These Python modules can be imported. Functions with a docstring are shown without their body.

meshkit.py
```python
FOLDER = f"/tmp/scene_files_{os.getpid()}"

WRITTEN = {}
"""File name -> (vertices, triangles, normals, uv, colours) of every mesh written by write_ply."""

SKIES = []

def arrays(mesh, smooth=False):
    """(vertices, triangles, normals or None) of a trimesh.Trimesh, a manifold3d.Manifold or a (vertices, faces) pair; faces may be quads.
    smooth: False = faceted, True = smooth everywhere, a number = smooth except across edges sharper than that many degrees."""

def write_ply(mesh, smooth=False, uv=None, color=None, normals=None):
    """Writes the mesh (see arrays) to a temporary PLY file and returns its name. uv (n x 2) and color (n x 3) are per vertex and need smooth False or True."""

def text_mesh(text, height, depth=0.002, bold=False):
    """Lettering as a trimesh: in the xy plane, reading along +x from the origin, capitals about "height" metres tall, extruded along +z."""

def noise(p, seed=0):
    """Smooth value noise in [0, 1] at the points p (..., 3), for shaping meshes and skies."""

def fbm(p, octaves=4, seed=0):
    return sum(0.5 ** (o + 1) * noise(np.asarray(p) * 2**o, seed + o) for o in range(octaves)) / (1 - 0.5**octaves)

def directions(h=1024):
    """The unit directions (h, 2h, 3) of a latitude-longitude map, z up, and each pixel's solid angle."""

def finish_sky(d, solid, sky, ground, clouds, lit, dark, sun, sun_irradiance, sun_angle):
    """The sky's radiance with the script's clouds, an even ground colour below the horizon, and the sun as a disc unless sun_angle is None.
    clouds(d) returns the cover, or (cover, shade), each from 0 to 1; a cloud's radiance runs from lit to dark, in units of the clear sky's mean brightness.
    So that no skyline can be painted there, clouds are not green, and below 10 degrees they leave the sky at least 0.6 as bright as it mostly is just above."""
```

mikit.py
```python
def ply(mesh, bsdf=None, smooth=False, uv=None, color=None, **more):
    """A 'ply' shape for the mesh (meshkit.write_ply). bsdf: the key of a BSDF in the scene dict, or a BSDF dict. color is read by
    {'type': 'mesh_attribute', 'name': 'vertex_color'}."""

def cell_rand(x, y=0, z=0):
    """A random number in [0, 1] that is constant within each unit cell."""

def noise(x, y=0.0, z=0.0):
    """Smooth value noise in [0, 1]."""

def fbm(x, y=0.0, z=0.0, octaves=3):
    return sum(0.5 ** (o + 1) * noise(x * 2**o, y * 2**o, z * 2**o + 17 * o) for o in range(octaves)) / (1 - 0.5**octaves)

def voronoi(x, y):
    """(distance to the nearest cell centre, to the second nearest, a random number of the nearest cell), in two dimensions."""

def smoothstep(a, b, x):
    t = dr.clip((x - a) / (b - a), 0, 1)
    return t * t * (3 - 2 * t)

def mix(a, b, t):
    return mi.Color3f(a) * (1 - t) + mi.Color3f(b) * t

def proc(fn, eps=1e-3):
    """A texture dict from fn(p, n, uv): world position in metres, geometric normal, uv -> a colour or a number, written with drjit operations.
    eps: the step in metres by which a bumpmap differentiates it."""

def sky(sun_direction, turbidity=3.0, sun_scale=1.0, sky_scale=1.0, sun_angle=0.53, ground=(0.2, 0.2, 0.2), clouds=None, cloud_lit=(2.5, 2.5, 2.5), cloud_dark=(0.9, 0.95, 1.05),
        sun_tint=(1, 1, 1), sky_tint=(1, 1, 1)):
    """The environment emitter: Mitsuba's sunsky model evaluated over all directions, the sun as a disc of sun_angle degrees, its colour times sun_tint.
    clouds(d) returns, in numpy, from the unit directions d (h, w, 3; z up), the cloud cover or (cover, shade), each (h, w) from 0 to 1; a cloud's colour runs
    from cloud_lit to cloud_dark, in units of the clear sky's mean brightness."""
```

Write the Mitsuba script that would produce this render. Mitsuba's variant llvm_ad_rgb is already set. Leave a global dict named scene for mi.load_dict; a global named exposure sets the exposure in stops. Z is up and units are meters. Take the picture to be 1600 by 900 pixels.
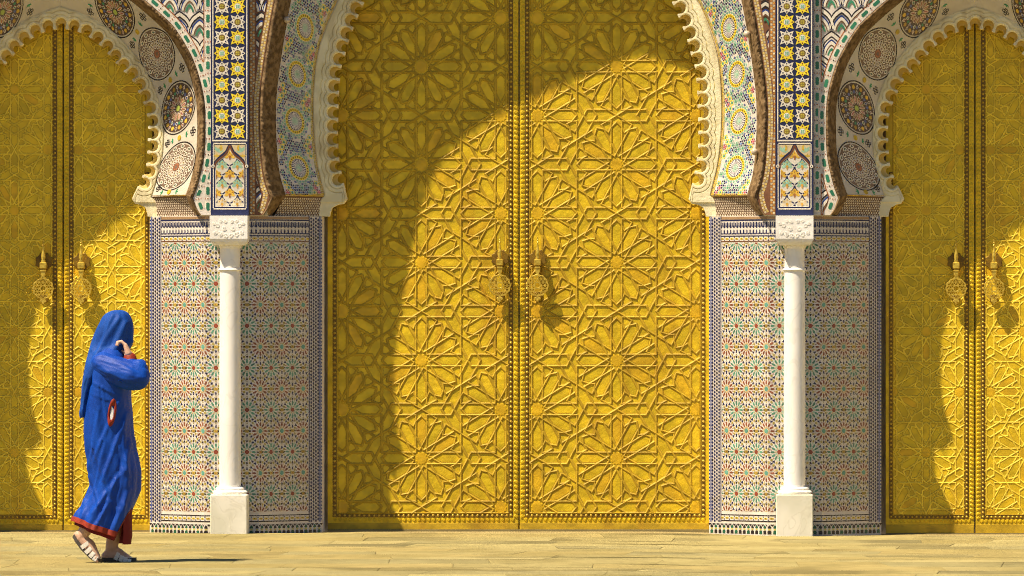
import math, random
import numpy as np, trimesh, mitsuba as mi, drjit as dr
import mikit, meshkit
import mapbox_earcut, manifold3d
from shapely.geometry import Polygon, LineString, Point, box
from shapely.ops import unary_union
from shapely.prepared import prep
from shapely import affinity

# ------------------------------------------------------------------ camera, sky, exposure
U = 1 / 219.0                      # drawing unit of the facade: 219 units to the metre
DIST = 50.0                        # camera to the front plane of the wall
scene, labels = {'type': 'scene'}, {}
CX, CZ = (1274 - 807.5) * U, (829 - 500) * U
FOV = 2 * math.degrees(math.atan(800 * U / (DIST + 0.63)))
scene['camera'] = {'type': 'perspective', 'fov': FOV, 'fov_axis': 'x', 'near_clip': 0.1, 'far_clip': 3000.0,
                   'principal_point_offset_x': -(1274 - 800) / 1600, 'principal_point_offset_y': -(500 - 450) / 900,
                   'to_world': mi.ScalarTransform4f().look_at([CX, -DIST, CZ], [CX, 0, CZ], [0, 0, 1])}
SUN = (-191, -138, 404)
scene['sky'] = mikit.sky(SUN, turbidity=2.5, sun_scale=1.35, sky_scale=0.62, sun_tint=(1.0, 0.99, 0.955), sky_tint=(1.0, 0.98, 0.97))
exposure = 1.95

rnd = random.Random(7)
rng = np.random.default_rng(7)


# ------------------------------------------------------------------ materials
def rgb(c):
    return {'type': 'rgb', 'value': list(c)}


def bsdf(name, base, rough=0.5, metallic=0.0, spec=0.5, two=True, bump=None, **kw):
    b = {'type': 'principled', 'base_color': base if isinstance(base, dict) else rgb(base), 'roughness': rough, 'metallic': metallic, **kw}
    if metallic == 0:
        b['specular'] = spec
    if bump:
        b = {'type': 'bumpmap', 'tex': bump[0], 'bsdf': b, 'scale': bump[1]}
    scene[name] = {'type': 'twosided', 'bsdf': b} if two else b


def grain(f, seed, octaves=3, stretch=(1, 1, 1)):
    return mikit.proc(lambda p, n, uv: mikit.fbm(p.x * f * stretch[0] + seed, p.y * f * stretch[1], p.z * f * stretch[2] - seed, octaves), 2e-3)


def mottled(c0, c1, f, seed, stretch=(1, 1, 1)):
    def fn(p, n, uv):
        t = mikit.fbm(p.x * f * stretch[0] + seed, p.y * f * stretch[1] + 3 * seed, p.z * f * stretch[2], 4)
        return mikit.mix(c0, c1, mikit.smoothstep(0.3, 0.7, t))
    return mikit.proc(fn)


VC = {'type': 'mesh_attribute', 'name': 'vertex_color'}
bsdf('m_tile', VC, 0.32)
bsdf('m_tile_matt', VC, 0.6, spec=0.3)
bsdf('m_grout', mottled((.62, .575, .51), (.72, .675, .61), 9, 1.3), 0.7, spec=.3)
bsdf('m_plaster', mottled((.50, .43, .28), (.60, .53, .37), 5, 2.1), 0.85, spec=.2)
STONE_GRAIN, METAL_GRAIN = grain(70, 3.0, 4), grain(38, 1.0, 3)


def carved_stone(p, n, uv):
    a = mikit.fbm(p.x * 11, p.y * 11, p.z * 11, 4)
    st = mikit.smoothstep(.52, .74, mikit.fbm(p.x * 13 + 3, 1.0, p.z * 2.2, 4))
    m = mikit.mix((.74, .68, .43), (.88, .83, .57), mikit.smoothstep(.3, .7, a))
    return mikit.mix(m, m * mi.Color3f(.70, .62, .50), st * .6)


bsdf('m_stone', mikit.proc(carved_stone), 0.75, spec=.25, bump=(STONE_GRAIN, .0022))
bsdf('m_cup', mottled((.62, .46, .14), (.70, .55, .20), 9, 4.9), 0.6, spec=.3)


def veined(c0, c1, vein, f, seed):
    def fn(p, n, uv):
        w = mikit.fbm(p.x * 6 + seed, p.y * 6, p.z * 3, 3)
        a = mikit.fbm(p.x * f + 4 * w + seed, p.y * f, p.z * f * .6 + 3 * w, 3)
        b = 1 - mikit.smoothstep(0.0, 0.028, dr.abs(a - .5))
        m = mikit.mix(c0, c1, mikit.smoothstep(.3, .7, w))
        return m * (1 - .28 * b) + mi.Color3f(vein) * (.28 * b)
    return mikit.proc(fn)


bsdf('m_marble', veined((.86, .845, .79), (.92, .91, .87), (.68, .63, .54), 4.5, 6.6), 0.38, spec=.5)
bsdf('m_marble_old', veined((.68, .67, .54), (.82, .80, .69), (.52, .48, .36), 5.5, 7.7), 0.55, spec=.35, bump=(STONE_GRAIN, .0012))
bsdf('m_cedar', mottled((.10, .06, .025), (.24, .16, .08), 30, 3.1), 0.75, spec=.3)


def brass(c, seed, dark=.80):
    """worn brass sheet: fine mottling, broad tonal patches and a few browned, rubbed streaks"""
    def fn(p, n, uv):
        a = mikit.fbm(p.x * 14 + seed, p.y * 14, p.z * 14, 3)
        b = mikit.fbm(p.x * 2.2 + 5, p.y * 2, p.z * 1.7, 3)
        st = mikit.smoothstep(.58, .78, mikit.fbm(p.x * 9 + 2, p.y * 3, p.z * 1.3, 4))
        t = mikit.smoothstep(.28, .72, a)
        m = mi.Color3f(c) * (dark + (1.08 - dark) * t) * (.90 + .20 * b)
        return mikit.mix(m, m * mi.Color3f(.78, .66, .6), st * .55)
    return mikit.proc(fn)


PET = [(.74, .520, .011), (.77, .53, .013), (.71, .51, .011), (.75, .47, .012)]
for i, a in enumerate(PET):
    bsdf('m_brass_%s' % 'abcd'[i], brass(a, 1.7 + i), 0.46, 0.2, bump=(METAL_GRAIN, .003))
bsdf('m_brass_sheet', brass((.73, .510, .011), 9.1), 0.46, 0.2, bump=(METAL_GRAIN, .0026))
bsdf('m_brass_strap', brass((.53, .355, .014), 5.5, .75), 0.6, 0.08)
bsdf('m_brass_grime_shade', brass((.46, .30, .012), 3.5, .75), 0.65, 0.05)  # darker brass: occlusion shade of the creases painted in along with grime
bsdf('m_brass_lit_line', brass((.86, .65, .045), 6.5), 0.52, 0.05)  # paler brass: light caught on the strap bevels is put into the colour
bsdf('m_brass_dark', mottled((.24, .145, .01), (.16, .09, .008), 22, 5.9), 0.5, 0.3)
bsdf('m_brass_cast', mottled((.72, .53, .08), (.50, .34, .04), 60, 2.9), 0.36, 0.45)
def flagstone(c0, c1, seed):
    def fn(p, n, uv):
        a = mikit.fbm(p.x * 2.3 + seed, p.y * 1.1, seed, 4)
        b = mikit.fbm(p.x * 15 + seed, p.y * 9, 2.0, 3)
        st = mikit.smoothstep(.60, .72, mikit.fbm(p.x * 1.1 - seed, p.y * .8, 7.0, 4))
        m = mikit.mix(c0, c1, mikit.smoothstep(.3, .7, a)) * (.88 + .24 * b)
        return m * (1 - .30 * st)
    return mikit.proc(fn)


for i, (a, b) in enumerate([((.240, .203, .083), (.190, .158, .060)), ((.272, .232, .098), (.214, .181, .071)), ((.222, .194, .086), (.180, .155, .065)), ((.256, .208, .080), (.203, .166, .061))]):
    bsdf('m_flag_%s' % 'abcd'[i], flagstone(a, b, 11.3 + 2 * i), 0.85, spec=.2, bump=(grain(14, 5.0 + i, 4), .012))
bsdf('m_joint', mottled((.20, .16, .068), (.235, .19, .08), 6, 8.8), 0.9, spec=.2)

WHITE, CREAM = (.74, .69, .57), (.62, .53, .33)
NAVY, BLACK, BLUE = (.012, .018, .075), (.02, .016, .018), (.02, .05, .24)
GREEN, PALE, DGREEN = (.07, .30, .17), (.33, .54, .40), (.012, .10, .055)
RED, BROWN, ORANGE = (.36, .085, .03), (.15, .055, .02), (.58, .27, .05)
YELLOW, OLIVE, GOLD = (.82, .67, .03), (.34, .27, .05), (.55, .37, .05)


# ------------------------------------------------------------------ scene bookkeeping
def new_key(key):
    if key not in scene and key not in labels:
        return key
    n = 1
    while '%s_%03d' % (key, n) in scene or '%s_%03d' % (key, n) in labels:
        n += 1
    return '%s_%03d' % (key, n)


def put(name, mesh, mat, parent=None, smooth=False, color=None, kind=None, label=None):
    key = new_key((parent + '__' if parent else '') + name)
    scene[key] = mikit.ply(mesh, mat, smooth=smooth, color=color)
    lab = {}
    if kind:
        lab['kind'] = kind
    if label:
        lab['label'] = label
    if lab:
        labels[key] = lab
    return key


def thing(name, label, cat, group=None):
    key = new_key(name)
    labels[key] = {'label': label, 'category': cat}
    if group:
        labels[key]['group'] = group
    return key


# ------------------------------------------------------------------ mesh helpers
def tm(v, f):
    return trimesh.Trimesh(np.asarray(v, float), np.asarray(f, int), process=False)


def bx(x0, x1, y0, y1, z0, z1, bev=0.0):
    if bev <= 0:
        m = trimesh.creation.box(extents=(x1 - x0, y1 - y0, z1 - z0))
        m.apply_translation(((x0 + x1) / 2, (y0 + y1) / 2, (z0 + z1) / 2))
        return m
    pts = [(x, y, z) for sx, X in ((1, x0), (-1, x1)) for sy, Y in ((1, y0), (-1, y1)) for sz, Z in ((1, z0), (-1, z1))
           for x, y, z in ((X, Y + sy * bev, Z + sz * bev), (X + sx * bev, Y, Z + sz * bev), (X + sx * bev, Y + sy * bev, Z))]
    return trimesh.convex.convex_hull(np.array(pts))


def lathe(profile, n=32, centre=(0, 0)):
    """profile: (radius, z) from the bottom up."""
    p = np.array(profile, float)
    a = np.linspace(0, 2 * np.pi, n, endpoint=False)
    v = np.stack([p[:, :1] * np.cos(a) + centre[0], p[:, :1] * np.sin(a) + centre[1], np.repeat(p[:, 1:], n, 1)], -1).reshape(-1, 3)
    f = []
    for i in range(len(p) - 1):
        for j in range(n):
            a0, a1 = i * n + j, i * n + (j + 1) % n
            f += [(a0, a1, a1 + n), (a0, a1 + n, a0 + n)]
    return tm(v, f)


def earcut(pts, holes=()):
    rings, end = [np.asarray(pts, float)], [len(pts)]
    for h in holes:
        rings.append(np.asarray(h, float))
        end.append(end[-1] + len(h))
    allp = np.vstack(rings)
    return allp, mapbox_earcut.triangulate_float64(allp, np.array(end, np.uint32)).reshape(-1, 3), end


def polys(g):
    if g.is_empty:
        return []
    if g.geom_type == 'Polygon':
        return [g]
    return [x for x in getattr(g, 'geoms', []) for x in polys(x)]


def slab(poly, y0, y1, bev=0.0):
    """poly in (x, z) drawing units extruded from front y0 to back y1 (metres); bev: bevel of the front edge in units."""
    V, F = [], []
    n0 = 0
    for g in polys(poly):
        g = g.buffer(0)
        front = g.buffer(-bev, join_style=2) if bev else g
        for q in polys(front):
            rings = [np.array(q.exterior.coords)[:-1]] + [np.array(r.coords)[:-1] for r in q.interiors]
            pts, tri, _ = earcut(rings[0], rings[1:])
            v = np.c_[pts[:, 0] * U, np.full(len(pts), y0), pts[:, 1] * U]
            a, b, c = v[tri[:, 0]], v[tri[:, 1]], v[tri[:, 2]]
            flip = np.cross(b - a, c - a)[:, 1] > 0
            tri = tri.copy()
            tri[flip] = tri[flip][:, ::-1]
            V.append(v)
            F.append(tri + n0)
            n0 += len(v)
            for r in rings:
                if bev:
                    nxt, prv = np.roll(r, -1, 0), np.roll(r, 1, 0)
                    t1, t0 = nxt - r, r - prv
                    t1 /= np.maximum(np.linalg.norm(t1, axis=1, keepdims=True), 1e-9)
                    t0 /= np.maximum(np.linalg.norm(t0, axis=1, keepdims=True), 1e-9)
                    s = 1 if Polygon(r).exterior.is_ccw else -1
                    if r is not rings[0]:
                        s = -s
                    nn = np.c_[t0[:, 1] + t1[:, 1], -t0[:, 0] - t1[:, 0]] * s
                    nn /= np.maximum(np.linalg.norm(nn, axis=1, keepdims=True), 1e-9)
                    loops = [(r, y0), (r + nn * bev, y0 + bev * U), (r + nn * bev, y1)]
                else:
                    loops = [(r, y0), (r, y1)]
                m = len(r)
                for (ra, ya), (rb, yb) in zip(loops[:-1], loops[1:]):
                    V.append(np.vstack([np.c_[ra[:, 0] * U, np.full(m, ya), ra[:, 1] * U], np.c_[rb[:, 0] * U, np.full(m, yb), rb[:, 1] * U]]))
                    i = np.arange(m)
                    j = (i + 1) % m
                    F.append(np.vstack([np.c_[i, j, j + m], np.c_[i, j + m, i + m]]) + n0)
                    n0 += 2 * m
    return tm(np.vstack(V), np.vstack(F))


class Curve:
    """A plane curve through points, by Catmull-Rom, parametrised by arc length."""
    def __init__(s, pts, n=400):
        p = np.array(pts, float)
        p = np.vstack([2 * p[0] - p[1], p, 2 * p[-1] - p[-2]])
        out = []
        for i in range(1, len(p) - 2):
            t = np.linspace(0, 1, 24, endpoint=False)[:, None]
            a, b, c, d = p[i - 1], p[i], p[i + 1], p[i + 2]
            out.append(0.5 * (2 * b + (c - a) * t + (2 * a - 5 * b + 4 * c - d) * t**2 + (3 * b - a - 3 * c + d) * t**3))
        q = np.vstack(out + [p[-2:-1]])
        L = np.r_[0, np.cumsum(np.linalg.norm(np.diff(q, axis=0), axis=1))]
        s.L = L[-1]
        u = np.linspace(0, s.L, n)
        s.p = np.c_[np.interp(u, L, q[:, 0]), np.interp(u, L, q[:, 1])]
        s.u = u

    def at(s, u):
        return np.stack([np.interp(u, s.u, s.p[:, 0]), np.interp(u, s.u, s.p[:, 1])], -1)

    def frame(s, u):
        t = s.at(np.asarray(u) + 1.0) - s.at(np.asarray(u) - 1.0)
        t /= np.maximum(np.linalg.norm(t, axis=-1, keepdims=True), 1e-9)
        return s.at(u), t, np.stack([-t[..., 1], t[..., 0]], -1)

    def offset(s, d):
        p, t, n = s.frame(s.u)
        return p + n * d


class Mosaic:
    """Tesserae collected in drawing units (u, v) and laid on a surface: fmap(uv) -> (points, normals) in metres."""
    def __init__(s, fmap, clip=None, height=0.002):
        s.fmap, s.h = fmap, height
        s.V, s.H, s.F, s.C, s.n = [], [], [], [], 0
        s.clip = clip
        s.pc = prep(clip) if clip is not None else None

    def add(s, pts, col, h=1.0, jit=0.10, holes=()):
        pts = np.asarray(pts, float)
        if s.clip is not None:
            P = Polygon(pts, holes)
            if not s.pc.contains(P):
                if not s.pc.intersects(P):
                    return
                if not P.is_valid:
                    P = P.buffer(0)
                for g in polys(P.intersection(s.clip)):
                    if g.area > 0.15:
                        s._raw(np.array(g.exterior.coords)[:-1], col, h, jit, [np.array(r.coords)[:-1] for r in g.interiors])
                return
        s._raw(pts, col, h, jit, holes)

    def _raw(s, pts, col, h, jit, holes=()):
        k = 1 + 1.5 * jit * (2 * rnd.random() - 1)
        c = np.array(col) * k
        allp, tri, end = earcut(pts, holes)
        n = len(allp)
        s.V += [allp, allp]
        s.H += [h * (1 + .04 * rnd.random()) + .16 * (rng.random(n) - .5), np.zeros(n)]
        s.C.append(np.tile(c, (2 * n, 1)))
        F = [tri]
        i0 = 0
        for e in end:
            i = np.arange(i0, e)
            j = np.r_[i[1:], i[0]]
            F += [np.c_[i, i + n, j + n], np.c_[i, j + n, j]]
            i0 = e
        s.F.append(np.vstack(F) + s.n)
        s.n += 2 * n

    def empty(s):
        return s.n == 0

    def put(s, name, parent, mat='m_tile', kind='stuff', label=None):
        if s.n == 0:
            return None
        uv, h = np.vstack(s.V), np.concatenate(s.H)
        P, N = s.fmap(uv)
        v = P + N * (h * s.h)[:, None]
        key = put(name, tm(v, np.vstack(s.F)), mat, parent, color=np.vstack(s.C), kind=kind, label=label)
        return key


def ngon(cx, cy, r, n, rot=0.0, sx=1.0):
    a = rot + np.arange(n) * 2 * np.pi / n
    return np.c_[cx + sx * r * np.cos(a), cy + r * np.sin(a)]


def star(cx, cy, r1, r2, n, rot=0.0):
    a = rot + np.arange(2 * n) * np.pi / n
    r = np.where(np.arange(2 * n) % 2 == 0, r1, r2)
    return np.c_[cx + r * np.cos(a), cy + r * np.sin(a)]


def polar(cx, cy, a, rt):
    """rt: (r, t) pairs along and across the direction a."""
    rt = np.array(rt, float)
    return np.c_[cx + rt[:, 0] * np.cos(a) - rt[:, 1] * np.sin(a), cy + rt[:, 0] * np.sin(a) + rt[:, 1] * np.cos(a)]


def ribbon(pts, w):
    """polyline to a closed strip polygon of width w"""
    p = np.asarray(pts, float)
    t = np.gradient(p, axis=0)
    t /= np.maximum(np.linalg.norm(t, axis=1, keepdims=True), 1e-9)
    n = np.c_[-t[:, 1], t[:, 0]] * w / 2
    return np.vstack([p + n, (p - n)[::-1]])


def arc(cx, cy, r, a0, a1, n=10):
    a = np.linspace(math.radians(a0), math.radians(a1), n)
    return np.c_[cx + r * np.cos(a), cy + r * np.sin(a)]


def flat_map(x0, y, z0=0.0, grow=0.0):
    """tiles on the vertical plane y (metres), facing the viewer; (u, v) = (x - x0, z) in units"""
    def f(uv):
        P = np.c_[(uv[:, 0] + x0) * U, np.full(len(uv), y), (uv[:, 1] + z0) * U]
        return P, np.tile([0., -1., 0.], (len(uv), 1))
    return f


def ground_z(x):
    t = np.clip((np.asarray(x, float) - 0.9) / 1.0, 0, 1)
    return -0.018 * t * t * (3 - 2 * t)


# ------------------------------------------------------------------ ground
def build_ground():
    xs = np.r_[-300, -60, -20, -8, np.linspace(-5, 6, 56), 12, 30, 80, 300]
    ys = np.r_[-300, -100, -50, -30, -16, np.linspace(-10, 0.6, 12)]
    X, Y = np.meshgrid(xs, ys)
    Z = ground_z(X) - 0.006
    n = len(xs)
    f = []
    for j in range(len(ys) - 1):
        for i in range(n - 1):
            a = j * n + i
            f += [(a, a + 1, a + n + 1), (a, a + n + 1, a + n)]
    put('paving', tm(np.c_[X.ravel(), Y.ravel(), Z.ravel()], f), 'm_joint', kind='structure')
    r = np.random.default_rng(5)
    rows = [0.02, -0.2]
    while rows[-1] > -9.6:
        rows.append(rows[-1] - r.uniform(.42, .85))

    def edge(k, x):
        return rows[k] + (0 if k == 0 else .03 * (meshkit.noise(np.array([[x * 1.3, k * 7.3, 0.5]]), 3)[0] - .5))
    for k in range(len(rows) - 1):
        x = -4.6 + r.uniform(0, .5)
        sk = r.uniform(-.05, .05)
        while x < 4.8:
            w = r.uniform(.9, 1.6) if k == 0 else r.uniform(.5, 1.15)
            sk2 = r.uniform(-.09, .09)
            g = r.uniform(.001, .0022)
            q = np.array([(x + g, edge(k, x) - g), (x + sk + g, edge(k + 1, x + sk) + g), (x + w / 2, edge(k + 1, x + w / 2) + g), (x + w + sk2 - g, edge(k + 1, x + w + sk2) + g), (x + w - g, edge(k, x + w) - g), (x + w / 2, edge(k, x + w / 2) - g)])
            c = q.mean(0)
            inner = c + (q - c) * .992
            dz = r.uniform(-.0012, .0012)
            m = len(q)
            v = np.vstack([np.c_[inner, ground_z(inner[:, 0]) + dz], np.c_[q, ground_z(q[:, 0]) + dz - .0012], np.c_[q, ground_z(q[:, 0]) - .008]])
            f = [(0, i, i + 1) for i in range(1, m - 1)]
            for b in (0, m):
                f += [t for i in range(m) for t in ((b + i, b + m + i, b + m + (i + 1) % m), (b + i, b + m + (i + 1) % m, b + (i + 1) % m))]
            put('slab', tm(v, f), 'm_flag_' + rnd.choice('abcd'), 'paving')
            x += w
            sk = sk2


build_ground()

# ------------------------------------------------------------------ the facade's drawing
Y_FRONT, Y_STRIP, Y_FLAT, Y_RIM = 0.0, -0.06, 0.03, 0.41
PIERS = [-435.0, 435.0]
ARCH = {
    'central': dict(x=3.5, door=297.0, yd=0.63,
                    co=[(0, 1160), (62, 1138), (158, 1096), (237, 1055), (306, 1000), (341, 931), (366, 823), (385, 705), (389, 635), (384, 560), (373, 517)],
                    ci=[(0, 1095), (110, 1045), (190, 975), (245, 895), (278, 829), (302, 774), (314, 724), (318, 654), (313, 581), (300, 523)],
                    ct=[(0, 1050), (80, 1008), (150, 952), (205, 886), (240, 823), (262, 769), (271, 736), (277, 714), (280.5, 649), (279.5, 585), (267, 521)],
                    brown=17.0, s=1.0),
    'side': dict(x=0, door=137.0, yd=0.57,
                 co=[(0, 912), (35, 893), (70, 873), (105, 850), (136, 826), (168, 798), (189, 775), (215, 729), (230, 677), (233, 632), (231, 582), (222, 540), (214, 517)],
                 ci=[(0, 817), (37, 804), (76, 782), (112, 746), (138, 708), (154, 663), (160, 624), (158, 584), (150, 549), (141, 521)],
                 ct=[(0, 783), (28, 777), (58, 759), (90, 724), (112, 701), (125, 674), (133, 654), (136, 624), (133, 571), (123, 544), (112, 520)],
                 brown=16.0, s=0.9),
}
SITES = [('side', -707.5), ('central', 3.5), ('side', 715.5)]
for A in ARCH.values():
    A['CO'], A['CI'], A['CT'] = Curve(A['co']), Curve(A['ci']), Curve(A['ct'])
    off = A['CO'].offset(-A['brown'])                       # inner edge of the dark moulding
    off[:, 0] = np.maximum(off[:, 0], 0)
    A['CB'] = Curve(off[::8].tolist() + [off[-1].tolist()])


def mirrored(right):
    right = np.asarray(right)
    left = right[::-1].copy()
    left[:, 0] *= -1
    return np.vstack([left[:-1], right]) if abs(right[0, 0]) < 1e-6 else np.vstack([left, right])


def opening(A, curve, bottom):
    p = mirrored(curve.p)
    return Polygon(np.vstack([[p[0, 0], bottom], p, [p[-1, 0], bottom]]))


# ------------------------------------------------------------------ the wall behind everything
FOOT = 490.0
wall = thing('palace_wall', 'tall plaster palace wall that the three arched doorways are set into', 'wall')
front = box(-1250, FOOT, 1250, 1500)
rear = box(-1250, FOOT + 1, 1250, 1499)
for kind, x in SITES:
    A = ARCH[kind]
    o = np.array(opening(A, A['CO'], 480).exterior.coords)
    if kind == 'central':
        o[:, 0] *= np.where(o[:, 0] < 0, 1 + 6.0 / 389, 1)
    front = front.difference(affinity.translate(Polygon(o).buffer(0), x, 0))
    front = front.difference(box(x - A['co'][-1][0] - 10, 480, x + A['co'][-1][0] + 10, 516))
    r = np.array(opening(A, A['CI'], 480).exterior.coords)
    rear = rear.difference(affinity.translate(Polygon(r).buffer(-3), x, 0))
    rear = rear.difference(box(x - A['door'], 480, x + A['door'], 560))
put('facing', slab(front.buffer(-0.01).simplify(0.05), Y_FRONT, Y_RIM - .005), 'm_plaster', wall)
put('core', slab(rear.simplify(0.05), Y_RIM + .05, 0.69), 'm_plaster', wall)
put('backing', bx(-1250 * U, 1250 * U, 0.7, 1.1, -0.05, 1500 * U), 'm_plaster', wall)

# ------------------------------------------------------------------ piers with mosaic panels
HALF, FLATW = 134.0, 42.0
SPL = math.hypot(HALF - FLATW, (Y_RIM + .01 - Y_FLAT) / U)
WTOT = FLATW + SPL


def pier_map(xc):
    def f(uv):
        w, z = uv[:, 0], uv[:, 1]
        sg, a = np.sign(w), np.abs(w)
        t = np.clip((a - FLATW) / SPL, 0, 1.2)
        x = np.minimum(a, FLATW) + t * (HALF - FLATW)
        y = Y_FLAT + t * (Y_RIM + .01 - Y_FLAT)
        nx, ny = (Y_RIM + .01 - Y_FLAT) / U / SPL, (HALF - FLATW) / SPL
        on = a > FLATW
        N = np.c_[np.where(on, sg * nx, 0), np.where(on, -ny, -1), np.zeros(len(w))]
        return np.c_[(xc + sg * x) * U, y, z * U], N
    return f


def panel_rosette(M, cx, cy, green):
    cA, cP = ((.26, .06, .03), (.09, .25, .17)) if green else ((.12, .34, .26), (.23, .075, .035))
    cR = PALE if green else (.62, .42, .16)
    M.add(ngon(cx, cy, 3.6, 8, .39), cA)
    for k in range(12):
        a = k * math.pi / 6
        M.add(polar(cx, cy, a, [(4.4, -.85), (6.6, -1.3), (6.6, 1.3), (4.4, .85)]), cR if k % 2 else (.50, .40, .2))
        M.add(polar(cx, cy, a, [(7.2, -.5), (9, -1.5), (12.6, -1.35), (14.0, 0), (12.6, 1.35), (9, 1.5), (7.2, .5)]), cP, jit=.2)
        M.add(polar(cx, cy, a, [(14.4, 0), (16.2, -1.2), (19.2, -2.1), (18.0, 0), (19.2, 2.1), (16.2, 1.2)]), NAVY if (k % 3) else BLACK)
        b = a + math.pi / 12
        M.add(polar(cx, cy, b, [(12.2, 0), (13.6, -.8), (15, 0), (13.6, .8)]), (.30, .12, .10) if k % 2 else cR)
        M.add(polar(cx, cy, b, [(15.2, 0), (16.2, -1.6), (18.4, -1.6), (19.6, 0), (18.4, 1.6), (16.2, 1.6)]), OLIVE if k % 2 else (.42, .34, .10))


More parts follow.
